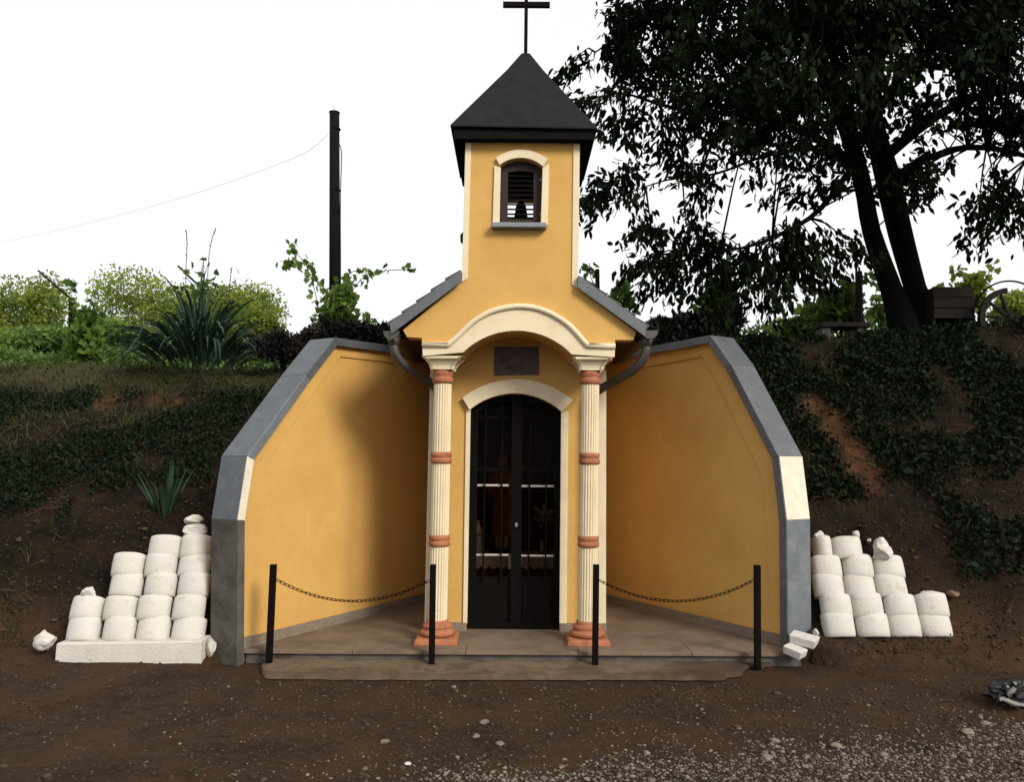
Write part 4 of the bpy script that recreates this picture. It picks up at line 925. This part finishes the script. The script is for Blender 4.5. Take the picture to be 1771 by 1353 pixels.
for pts_, rs in [([(1490, 300, 9.9), (1400, 230, 9.6), (1300, 200, 9.3), (1180, 190, 9.0), (1080, 160, 8.8)], [.07, .055, .04, .025, .01]),
                 ([(1450, 180, 9.8), (1350, 120, 9.4), (1230, 80, 9.0), (1120, 40, 8.8), (1030, 90, 8.7)], [.06, .05, .035, .02, .008]),
                 ([(1490, 320, 9.9), (1430, 262, 9.6), (1330, 268, 9.2), (1240, 300, 9.0), (1150, 312, 8.9), (1060, 345, 8.9)], [.036, .026, .019, .013, .009, .004]),
                 ([(1480, 280, 9.9), (1420, 360, 9.2), (1360, 400, 8.8), (1280, 430, 8.6), (1180, 440, 8.5)], [.04, .032, .025, .016, .007]),
                 ([(1520, 280, 10.1), (1620, 200, 10.0), (1720, 160, 9.8), (1850, 150, 9.4), (2000, 200, 9.0)], [.08, .06, .05, .035, .015]),
                 ([(1510, 200, 10.3), (1600, 90, 10.8), (1720, 20, 11.2), (1900, -60, 11.4)], [.07, .055, .04, .02]),
                 ([(1535, 310, 10.1), (1640, 260, 9.4), (1740, 260, 8.8), (1850, 300, 8.4)], [.05, .04, .03, .012]),
                 ([(1450, 180, 9.8), (1440, 80, 8.9), (1430, -40, 8.2), (1400, -180, 7.6)], [.06, .045, .03, .012]),
                 ([(1400, 60, 9.6), (1280, -20, 9.9), (1150, -60, 10.2), (1080, -80, 10.4)], [.05, .04, .025, .01]),
                 ([(1510, 200, 10.3), (1420, 120, 11.2), (1320, 60, 11.8), (1200, 60, 12.2)], [.05, .04, .025, .01]),
                 ([(1520, 60, 10.5), (1640, -60, 9.6), (1760, -140, 8.8), (1900, -200, 8.2)], [.06, .045, .03, .012])]:
    add_limb('limb', pts_, rs, 8)
crown_poly = [(1090, -320), (1075, 0), (1062, 50), (1070, 110), (1085, 160), (1140, 225), (1180, 280), (1120, 315), (1120, 345), (1190, 345), (1230, 360), (1290, 365), (1330, 385), (1400, 365), (1450, 340), (1480, 295), (1500, 255), (1545, 235), (1600, 225), (1640, 200), (1700, 205), (1790, 225), (1850, 270), (2250, 270), (2250, -420), (1090, -420)]
def inpoly(x, y, poly):
    c = False; j = len(poly) - 1
    for i in range(len(poly)):
        if (poly[i][1] > y) != (poly[j][1] > y) and x < (poly[j][0] - poly[i][0]) * (y - poly[i][1]) / (poly[j][1] - poly[i][1]) + poly[i][0]: c = not c
        j = i
    return c
def edged(x, y, poly):
    m = 1e9
    for i in range(len(poly)):
        a = Vector(poly[i]); b = Vector(poly[(i + 1) % len(poly)]); p = Vector((x, y)); ab = b - a; t = max(0, min(1, (p - a).dot(ab) / ab.length_squared)); m = min(m, (p - a - ab * t).length)
    return m
sprays = []; tries = 0
while len(sprays) < 1550 and tries < 60000:
    tries += 1; x = rng.uniform(990, 2200); y = rng.uniform(-400, 560)
    if not inpoly(x, y, crown_poly): continue
    ed = edged(x, y, crown_poly); dep = .35 + min(2.3, ed / 70)
    if x > 1800 and rng.random() < .5: continue
    if x < 1470 and y > 230 and rng.random() < .45 + .3 * smooth(270, 360, y): continue
    if 1020 < len(sprays) and y > 230: continue
    if ed < 90 and rng.random() < .25: continue
    if noise.noise(Vector((x / 48, y / 48, 0))) > .34: continue
    if len(sprays) > 1000 and ed < 80: continue
    Y = 9.3 + rng.uniform(-1, 1) * dep + (.7 if ed > 130 else 0); sprays.append(P3(x, y, Y))
for px, py, n_ in ((985, 112, 3), (1030, 165, 4), (1010, 30, 0), (1025, 358, 5), (1065, 322, 6), (1120, 400, 5), (1105, 452, 5), (1150, 478, 6), (1215, 430, 6), (1290, 545, 4), (1310, 460, 4), (1340, 490, 2), (1410, 450, 5), (1455, 430, 4), (1270, 460, 5), (1380, 430, 5), (1200, 400, 5), (1690, 385, 4), (1720, 345, 5), (1755, 370, 5), (1740, 235, 3), (1690, 230, 2), (1080, 100, 6), (1075, 30, 7), (1100, 210, 6), (1240, 480, 2), (1560, 330, 4), (1590, 290, 5), (1350, 440, 6), (1330, 480, 2)):
    for _ in range(n_): sprays.append(P3(px + rng.normal() * 16, py + rng.normal() * 12, 9.0 + rng.normal() * .25))
S_arr = np.array([s[:] for s in samples]); lp = []; la_ = []; tw = B(); trunk_xy = P3(1500, 200, 10)
for s in sprays:
    i = np.argmin(((S_arr - np.array(s))**2).sum(1)); near = Vector(S_arr[i]); out = (s - near); dist = out.length
    if dist > 1.6: near = s - out.normalized() * .9; 
    out = (s - near); out = out if out.length > .1 else Vector((rng.normal(), rng.normal(), 0)) * .3
    d = out.normalized(); d = (d + Vector((rng.normal(), rng.normal(), rng.normal())) * .35 + Vector((0, 0, -.12))).normalized(); l = rng.uniform(.35, .75)
    start = s - d * l * .5; end = s + d * l * .5 + Vector((0, 0, -.10)); midp = s + Vector((0, 0, .04))
    tw.tube([near, near.lerp(start, .6) + Vector((0, 0, .04)), start, midp, end], [.012, .009, .007, .005, .002], 4)
    n_ = int(rng.integers(34, 60))
    for k in range(n_):
        t = rng.random() ** .8; p = start * (1 - t)**2 + midp * 2 * t * (1 - t) + end * t * t; off = rng.normal(size=3) * [.07, .07, .05]
        lp.append(np.array(p) + off); sd_ = rng.normal(size=3) * .45; la_.append(np.array(d) * .45 + sd_ + [0, 0, -.85])
lp = np.array(lp); la_ = np.array(la_); print('leaves', len(lp))
tw.mk('twigs', M['bark'], tr, smooth=True)['kind'] = 'stuff'
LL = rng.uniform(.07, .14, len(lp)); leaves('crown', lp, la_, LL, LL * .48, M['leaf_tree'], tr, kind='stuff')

# ---------------------------------------------------------------- plants helpers
def blob_leaves(name, blobs, n, L, wr, m, parent=None, kind='stuff', lobes=False, up=.2, shell=.55, label=None, cat=None, hole=.25):
    P_ = []; A_ = []; vv = []; tot = sum(b[3] * b[4] * b[5] for b in blobs)
    for (cx, cy_, cz, rx_, ry_, rz_) in blobs:
        k = int(n * (rx_ * ry_ * rz_) / tot)
        while k > 0:
            u = rng.normal(size=3); u /= np.linalg.norm(u); r = (shell + (1 - shell) * rng.random()) * (1 + .18 * noise.noise(Vector(u * 2.3) + Vector((cx, cy_, cz))))
            p = np.array([cx, cy_, cz]) + u * r * [rx_, ry_, rz_]
            if noise.noise(Vector(p) * 4.5) > hole + .12: 
                if rng.random() < .8: continue
            P_.append(p); A_.append(u * .5 + rng.normal(size=3) * .6 + [0, 0, up]); vv.append(min(1, max(0, .5 + .9 * noise.noise(Vector(p) * 2.0) + rng.normal() * .15))); k -= 1
    l = rng.uniform(.7, 1.2, len(P_)) * L
    return leaves(name, P_, A_, l, l * wr, m, parent, kind=kind, lobes=lobes, v=np.array(vv), label=label, cat=cat)
def bush(name, label, cat, px, py, Y, rpx, n, L, wr, m, zb=None, lobes=False, group=None, nb=6, stem=True, mstem=None, flat=1, shell=.4, spread=.6, hole=.25):
    c = P3(px, py, Y); R = rpx[0] / FPX * Y; RZ = rpx[1] / FPX * Y; z0 = c.z - RZ if zb is None else zb
    root = thing(name, label, cat, (c.x, Y, z0), group); blobs = [(c.x, Y, c.z, R * .62, R * .6, RZ * .66), (c.x - R * .3, Y, z0 + RZ * .25, R * .6, R * .4, RZ * .45), (c.x + R * .35, Y, z0 + RZ * .2, R * .55, R * .4, RZ * .4)]
    for k in range(nb):
        a = rng.uniform(0, 6.28); e = rng.uniform(-.7, .9); blobs.append((c.x + math.cos(a) * R * spread, Y + math.sin(a) * R * spread * .7, c.z + e * RZ * spread, R * .4, R * .4, RZ * .4))
    blob_leaves('foliage', blobs, n, L, wr, m, root, lobes=lobes, shell=shell, hole=hole)
    if stem:
        b_ = B()
        for k in range(5):
            a = rng.uniform(0, 6.28); b_.tube([(c.x, Y, z0 - .05), (c.x + math.cos(a) * R * .2, Y + math.sin(a) * R * .2, z0 + RZ * .6), (c.x + math.cos(a) * R * .5, Y + math.sin(a) * R * .5, c.z + RZ * .3)], [.025, .018, .006], 5)
        b_.mk('stems', mstem or M['oldwood'], root)['kind'] = 'stuff'
    return root
# background greenery on the plateau, left
bg1 = 'trees and bushes beyond the left bank'
bush('tree', 'pale sunlit tree at the far left edge of the skyline', 'tree', 20, 545, 17, (95, 105), 11000, .085, .6, M['leaf_back'], zb=2.75, group=bg1, nb=9, hole=.15)
bush('bush', 'bright green bush under the pale tree, left of the vine post', 'bush', 60, 600, 14, (85, 52), 8000, .075, .7, M['leaf_green'], zb=2.75, group=bg1)
bush('tree', 'round yellow-green tree behind the big sword-leaved plant', 'tree', 320, 562, 19, (175, 105), 30000, .085, .6, M['leaf_back'], zb=2.75, group=bg1, nb=12, hole=.55)
bush('bush', 'green bush between the vine post and the sword-leaved plant', 'bush', 190, 590, 13.5, (70, 62), 7500, .075, .7, M['leaf_green'], zb=2.75, group=bg1)
bush('bush', 'light green bush right of the sword-leaved plant', 'bush', 440, 575, 15, (60, 70), 5200, .075, .7, M['leaf_back'], zb=2.75, group=bg1)
# vine posts with vines
def vinepost(px0, y0, px1, y1, Y, w, lbl, zb, vine=None):
    a = P3(px0, y0, Y); t = P3(px1, y1, Y); root = B().tube([(a.x, Y, zb), (t.x, Y, t.z)], [w, w * .9], 8).mk('vineyard_post', M['oldwood'], recenter=True, bev=.0); props(root, lbl, 'post', 'weathered vineyard posts on the hilltop'); return root
def vine(px, py, Y, rpx, n, lbl, zb, extra=(), m='leaf_vine'):
    c = P3(px, py, Y); R = rpx[0] / FPX * Y; RZ = rpx[1] / FPX * Y; root = thing('grapevine', lbl, 'vine', (c.x, Y, zb), 'grapevines on the hilltop')
    blobs = [(c.x, Y, c.z, R * .7, R * .6, RZ * .8), (c.x - R * .4, Y, c.z - RZ * .4, R * .6, R * .5, RZ * .5), (c.x + R * .3, Y, c.z + RZ * .4, R * .4, R * .4, RZ * .5), (c.x + R * .4, Y, c.z - RZ * .5, R * .6, R * .5, RZ * .5)]
    blob_leaves('foliage', blobs, n, .11, .95, M[m], root, lobes=True, shell=.2)
    b_ = B(); b_.tube([(c.x, Y, zb), (c.x + .03, Y, (zb + c.z) / 2), (c.x - .02, Y, c.z + RZ * .6)], [.03, .022, .01], 6); P_ = []; A_ = []
    for pl in extra:
        q = refine([P3(a, b, Y + rng.normal() * .1) for a, b in pl], 2); b_.tube(q, .006, 4)
        for p in q[2:]:
            for _ in range(2):
                if rng.random() < .8: P_.append(np.array(p) + rng.normal(size=3) * .05); A_.append(rng.normal(size=3) * .6 + [0, 0, -.4])
    b_.mk('shoots', M['oldwood'], root)['kind'] = 'stuff'
    if P_: leaves('shoot_leaves', P_, A_, rng.uniform(.09, .14, len(P_)), .11, M[m], root, kind='stuff', lobes=True)
    return root
vinepost(124, 640, 124, 516, 11.5, .045, 'weathered vineyard post at the far left with a slanting stick on top', 2.7)
props(B().tube([P3(66, 468, 11.5), P3(131, 524, 11.5)], [.014, .018], 6).mk('slanting_stick', M['oldwood'], recenter=True), 'thin slanting stick leaning on the left vineyard post', 'stick')
props(B().tube([P3(308, 460, 10.2), P3(352, 502, 10.0), P3(372, 530, 9.9)], [.012, .014, .016], 6).mk('slanting_stick', M['oldwood'], recenter=True), 'thin slanting stick above the big sword-leaved plant', 'stick')
vine(148, 585, 11.5, (38, 62), 480, 'leafy vine climbing the left vineyard post', 2.7, [[(130, 560), (118, 520), (122, 498), (135, 490)], [(140, 560), (155, 530), (162, 500)], [(110, 560), (95, 525), (85, 518)]])
vine(585, 535, 12.6, (45, 62), 650, 'vine wrapped around the foot of the utility pole', 2.7, [[(570, 530), (540, 470), (515, 440), (500, 425)], [(560, 500), (530, 455), (505, 452), (485, 452)], [(555, 560), (545, 500), (530, 460)], [(595, 490), (610, 465), (640, 475)], [(600, 520), (625, 478), (660, 468), (705, 466)], [(600, 560), (625, 540), (650, 555)]])
vinepost(1035, 560, 1033, 466, 11.5, .035, 'dark vineyard post just right of the chapel roof', 2.9)
vine(1075, 520, 11.5, (30, 28), 110, 'thin vine shoots just right of the chapel roof', 2.9, [[(1030, 500), (1018, 470), (1020, 455)], [(1060, 510), (1068, 500), (1075, 490)]])
vinepost(1252, 600, 1249, 461, 10.6, .04, 'dark vineyard post behind the right hedge', 2.95)
vine(1245, 525, 10.7, (36, 60), 620, 'tall vine on the post behind the right hedge', 2.95, [[(1240, 500), (1215, 520), (1200, 530)], [(1225, 560), (1215, 540)], [(1250, 480), (1232, 462), (1250, 450)]])
vinepost(1487, 600, 1485, 470, 10.9, .055, 'thick vineyard post left of the twin tree trunks', 3.0)
vinepost(1419, 600, 1418, 508, 11.6, .03, 'thin vineyard post among the vines by the stone bench', 3.0)
vine(1450, 530, 11.2, (52, 50), 900, 'dense vine between the two vineyard posts near the bench', 3.0, [[(1480, 500), (1500, 470), (1520, 480)], [(1430, 520), (1400, 500)]])
vine(1395, 555, 12.2, (40, 35), 420, 'low light green vine left of the stone bench', 3.0)
vine(1518, 540, 12.5, (22, 40), 110, 'sparse vine shoots seen between post and trunk', 3.0, [[(1510, 560), (1515, 500), (1520, 480)]])
vine(1680, 505, 11.6, (30, 34), 420, 'yellow-green vine right of the twin trunks', 3.1, [[(1680, 490), (1660, 470), (1650, 475)], [(1700, 500), (1710, 470), (1718, 462)], [(1640, 510), (1630, 490)]], 'leaf_back')
bush('bush', 'pale green bush behind the wagon wheel', 'bush', 1760, 530, 14, (50, 40), 3600, .075, .7, M['leaf_back'], zb=3.0)
bush('bush', 'pale far bush beyond the left vines of the bench', 'bush', 1380, 570, 16, (60, 25), 2600, .075, .7, M['leaf_back'], zb=3.0)
# hedges
def hedge(label, c0, c1, Y, zb, dep, n, m, jag=.06):
    a = P3(*c0, Y); b = P3(*c1, Y); root = thing('hedge', label, 'hedge', ((a.x + b.x) / 2, Y, zb)); x0, x1 = a.x, b.x; zt = (a.z, b.z)
    V = []; P_ = []; A_ = []
    for _ in range(n):
        x = rng.uniform(x0, x1); y = Y + rng.uniform(-dep, dep); top = zt[0] + (zt[1] - zt[0]) * (x - x0) / (x1 - x0) + noise.noise(Vector((x * 4, y * 4, 1))) * jag
        z = zb + (top - zb) * (rng.random() ** .5); P_.append((x, y, z)); A_.append(rng.normal(size=3) + [0, 0, .9])
    l = rng.uniform(.04, .09, n); leaves('foliage', P_, A_, l, l * .45, m, root, kind='stuff')
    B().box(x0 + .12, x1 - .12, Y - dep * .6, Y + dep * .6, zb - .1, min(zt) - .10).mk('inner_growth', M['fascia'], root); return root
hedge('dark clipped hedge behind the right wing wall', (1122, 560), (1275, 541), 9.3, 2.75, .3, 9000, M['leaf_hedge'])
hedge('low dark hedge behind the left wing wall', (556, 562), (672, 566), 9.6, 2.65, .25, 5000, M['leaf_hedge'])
bush('bush', 'dark brownish bush between the sword-leaved plant and wing wall', 'bush', 498, 604, 9.2, (60, 42), 9000, .045, .6, M['leaf_purple'], zb=2.4, shell=.15, hole=.3, nb=12, spread=.75)
# big sword-leaved clump and a smaller one
def clump(label, px, py, Y, n, lmin, lmax, w, spread, cat='plant', name='sword_plant', nb=12, mt='leaf_sword', droop=1.4, br=.12, rise=0):
    c = P3(px, py, Y); z0 = c.z; root = thing(name, label, cat, (c.x, Y, z0))
    ba_ = []; di = []
    for k in range(n):
        a = rng.uniform(0, 6.28); e = rng.uniform(0, 1) ** .7 * spread; ba_.append((c.x + math.cos(a) * br * e, Y + math.sin(a) * br * .7 * e, z0 + rng.uniform(0, .1) + rise * rng.random() * (1 - .7 * e / spread))); di.append((math.cos(a) * e, math.sin(a) * e, 1.0))
    L_ = rng.uniform(lmin, lmax, n); blades('leaf', ba_, di, L_, rng.uniform(.7, 1.15, n) * w, M[mt], root, droop=droop, sep=True); return root, c
rt, c = clump('big dark clump of sword-shaped leaves on top of the left bank', 342, 640, 9.35, 298, .45, .85, .048, 1.3, droop=2.4, br=.46, rise=.52)
for pl in ([(322, 400), (324, 425), (321, 470), (322, 520)], [(373, 397), (366, 412), (360, 450), (358, 520)], [(352, 450), (353, 520)], [(400, 465), (397, 500), (392, 540)]):
    q = refine([P3(a, b, 9.35) for a, b in pl], 2); b_ = B().tube(q, .0045, 5)
    for p in q[:len(q) // 2]: b_.tube([p, p + Vector((rng.normal() * .012, 0, .018))], [.007, .004], 4)
    b_.mk('flower_stalk', M['dry'], rt)
lf = [(P3(350 + rng.normal() * 28, 500 + rng.normal() * 22, 9.6)) for _ in range(60)]
props(leaves('climbing_shoots', [p[:] for p in lf], rng.normal(size=(60, 3)), rng.uniform(.07, .11, 60), .09, M['leaf_vine'], kind='stuff', lobes=True), 'vine leaves climbing out of the sword-leaved clump', 'leaves')
clump('small clump of green sword leaves growing above the left block stack', 286, 912, 7.55, 26, .30, .62, .035, .55, droop=.9)
# undergrowth closing the view under the bushes
P_ = []; A_ = []
for x0_, x1_, zt_, n_, Yc in ((-60, 640, 612, 16000, 12.6), (1290, 1830, 566, 9000, 12.6)):
    for _ in range(n_):
        x = P3(rng.uniform(x0_, x1_), 600, Yc).x; y = Yc + rng.uniform(-.5, .5); zt = P3(900, zt_, Yc).z + .25 * noise.noise(Vector((x * .9, y, 0))); P_.append((x, y, 2.6 + (zt - 2.6) * rng.random() ** .6)); A_.append(rng.normal(size=3) + [0, 0, .8])
l = rng.uniform(.05, .10, len(P_)); leaves('undergrowth', P_, A_, l, l * .6, M['leaf_green'], kind='stuff', label='low green undergrowth along the hilltop skyline', cat='undergrowth')
# bench, cart box and wheel on the right hilltop
YBk = 9.75; a = P3(1413, 562, YBk); b = P3(1496, 561, YBk)
bn = thing('stone_bench', 'low dark slab bench on the right hilltop under the vines', 'bench', ((a.x + b.x) / 2, YBk, 2.95))
B().box(a.x, b.x, YBk - .16, YBk + .16, a.z - .045, a.z + .01).mk('seat', M['oldwood'], bn, bev=.006)
for x_ in (a.x + .02, b.x - .14): B().box(x_, x_ + .10, YBk - .12, YBk + .12, 2.85, a.z - .046).mk('leg', M['concrete_old'], bn, bev=.005)
YK = 9.8; a = P3(1606, 502, YK); b = P3(1662, 556, YK)
ct = thing('planter_box', 'dark wooden cart box beside the twin trunks', 'planter', ((a.x + b.x) / 2, YK, b.z - .1))
for k in range(3):
    z1 = a.z - k * .13; B().box(a.x - .05, b.x + .06, YK - .2, YK - .17, z1 - .125, z1 - .002 * k).mk('board', M['oldwood'], ct, bev=.004)
B().box(a.x - .05, a.x - .02, YK - .169, YK + .25, b.z - .08, a.z - .01).mk('side_board', M['oldwood'], ct); B().box(b.x + .03, b.x + .06, YK - .169, YK + .25, b.z - .08, a.z - .01).mk('side_board', M['oldwood'], ct); B().box(a.x - .05, b.x + .06, YK + .251, YK + .28, b.z - .08, a.z - .01).mk('back_board', M['oldwood'], ct)
YW = 9.4; c = P3(1746, 551, YW); wh = thing('wagon_wheel', 'broken wooden wagon wheel with loose iron tyre on the right hilltop', 'wheel', (c.x, YW, c.z - .4))
def arcpts(r, a0, a1, n, cx=c.x, cz=c.z, y=YW): return [(cx + r * math.cos(math.radians(a0 + (a1 - a0) * i / n)), y, cz + r * math.sin(math.radians(a0 + (a1 - a0) * i / n))) for i in range(n + 1)]
B().tube(arcpts(.45, -40, 220, 40, c.x + .02), .011, 6).mk('iron_tyre', M['iron'], wh)
def felloe(a0, a1, n=10, r0=.30, r1=.365):
    b_ = B(); pl = [(c.x + r1 * math.cos(math.radians(a0 + (a1 - a0) * i / n)), c.z + r1 * math.sin(math.radians(a0 + (a1 - a0) * i / n))) for i in range(n + 1)] + [(c.x + r0 * math.cos(math.radians(a1 + (a0 - a1) * i / n)), c.z + r0 * math.sin(math.radians(a1 + (a0 - a1) * i / n))) for i in range(n + 1)]
    b_.plate(pl, YW - .03, YW + .03).mk('felloe', M['oldwood'], wh, bev=.004)
felloe(94, 150); felloe(151, 215)
for an in (108, 140, 175, 210, 60, 20): 
    r1 = .31 if an > 90 else .27
    B().tube([(c.x + .05 * math.cos(math.radians(an)), YW, c.z + .05 * math.sin(math.radians(an))), (c.x + r1 * math.cos(math.radians(an)), YW, c.z + r1 * math.sin(math.radians(an)))], [.024, .018], 6).mk('spoke', M['oldwood'], wh) if an > 90 else None
hb = B().tube([(c.x, YW - .09, c.z), (c.x, YW + .09, c.z)], [.055, .055], 12).mk('hub', M['oldwood'], wh)

# ---------------------------------------------------------------- ground cover (stuff)
def surf_pts(n, xr, yr, cond):
    P_ = []; 
    while len(P_) < n:
        x = rng.uniform(*xr); y = rng.uniform(*yr)
        sL = (Vector((x, y)) - LA).dot(nL); sR = (Vector((x, y)) - RA).dot(nR)
        if sL < TH + .03 and sR < TH + .03 and y < 9.3: continue
        z = gz(x, y); 
        if z < .05 or not cond(x, y, z): continue
        if y < 7.75 and (2.4 < x < 4.0 or -4.1 < x < -2.4): continue
        P_.append((x, y, z))
    return np.array(P_)
def isred(x, z): return any(math.hypot(x - c.x, z - c.z) < r * 1.1 for c, r in red_spots)
ip = surf_pts(36000, (1.8, 6.6), (7.1, 10), lambda x, y, z: z > .62 + .4 * noise.noise(Vector((x, z, 0)) * 1.5) and not isred(x, z) and noise.noise(Vector((x, y, z)) * 1.9) > -.30 + (.12 if x < 3.2 else 0))
ip += rng.normal(size=ip.shape) * .03 + [0, -.03, .03]; l = rng.uniform(.02, .05, len(ip)) * np.where(rng.random(len(ip)) < .15, 1.5, 1)
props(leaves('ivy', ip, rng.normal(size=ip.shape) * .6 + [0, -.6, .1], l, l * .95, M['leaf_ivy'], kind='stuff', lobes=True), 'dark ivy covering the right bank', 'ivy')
ip = surf_pts(22000, (-6.2, -1.5), (7.2, 9.0), lambda x, y, z: .55 + .5 * noise.noise(Vector((x * 1.3, y, 0))) < z < 2.35 and not isred(x, z) and noise.noise(Vector((x, y, z)) * 1.7) > -.14)
ip += rng.normal(size=ip.shape) * .035 + [0, -.03, .03]; l = rng.uniform(.02, .05, len(ip))
props(leaves('creeping_plants', ip, rng.normal(size=ip.shape) * .7 + [0, -.4, .1], l, l * .7, M['leaf_ivy'], kind='stuff'), 'dark creeping plants on the left bank', 'ground cover')
gp = surf_pts(13000, (-9.5, -2.0), (8.2, 11.0), lambda x, y, z: z > 1.9 and noise.noise(Vector((x, y, 3)) * 1.5) > -.25)
blades('grass', gp, rng.normal(size=(len(gp), 3)) * .5 + [0, 0, 1], rng.uniform(.03, .09, len(gp)), rng.uniform(.004, .007, len(gp)), M['grass'], droop=4, seg=2, kind='stuff', label='short dry grass on top of the left bank', cat='grass')
gp = surf_pts(7000, (-6, 6.5), (6.9, 9.6), lambda x, y, z: z > .1 and noise.noise(Vector((x, y, 9)) * 1.8) > .05)
blades('weeds', gp, rng.normal(size=(len(gp), 3)) * .6 + [0, -.3, .8], rng.uniform(.05, .18, len(gp)), rng.uniform(.005, .012, len(gp)), M['weed'], droop=4, seg=3, kind='stuff', label='straggling weeds on the earth banks', cat='weeds')
gp = surf_pts(1500, (1.8, 6.8), (8.9, 10.2), lambda x, y, z: z > 2.8)
blades('grass', gp, rng.normal(size=(len(gp), 3)) * .5 + [0, 0, 1], rng.uniform(.03, .08, len(gp)), rng.uniform(.004, .008, len(gp)), M['weed'], droop=4, seg=2, kind='stuff', label='short grass along the right hilltop edge', cat='grass')
ds = surf_pts(120, (1.6, 6), (7.1, 9.0), lambda x, y, z: z > .2); b_ = B()
for p in list(ds) + list(surf_pts(110, (-6, -1.6), (7.0, 9.0), lambda x, y, z: z > .2)):
    p = Vector(p); d = Vector((rng.normal(), rng.normal() * .4 - .3, rng.normal() * .5 - .3)).normalized() * rng.uniform(.1, .35); b_.tube([p + Vector((0, -.02, .03)), p + d * .5 + Vector((0, -.04, .05)), p + d + Vector((0, -.03, 0))], .0025, 3, caps=False)
props(b_.mk('dead_stalks', M['dry']), 'thin dead stalks and roots lying on the banks', 'stalks', None, 'stuff')
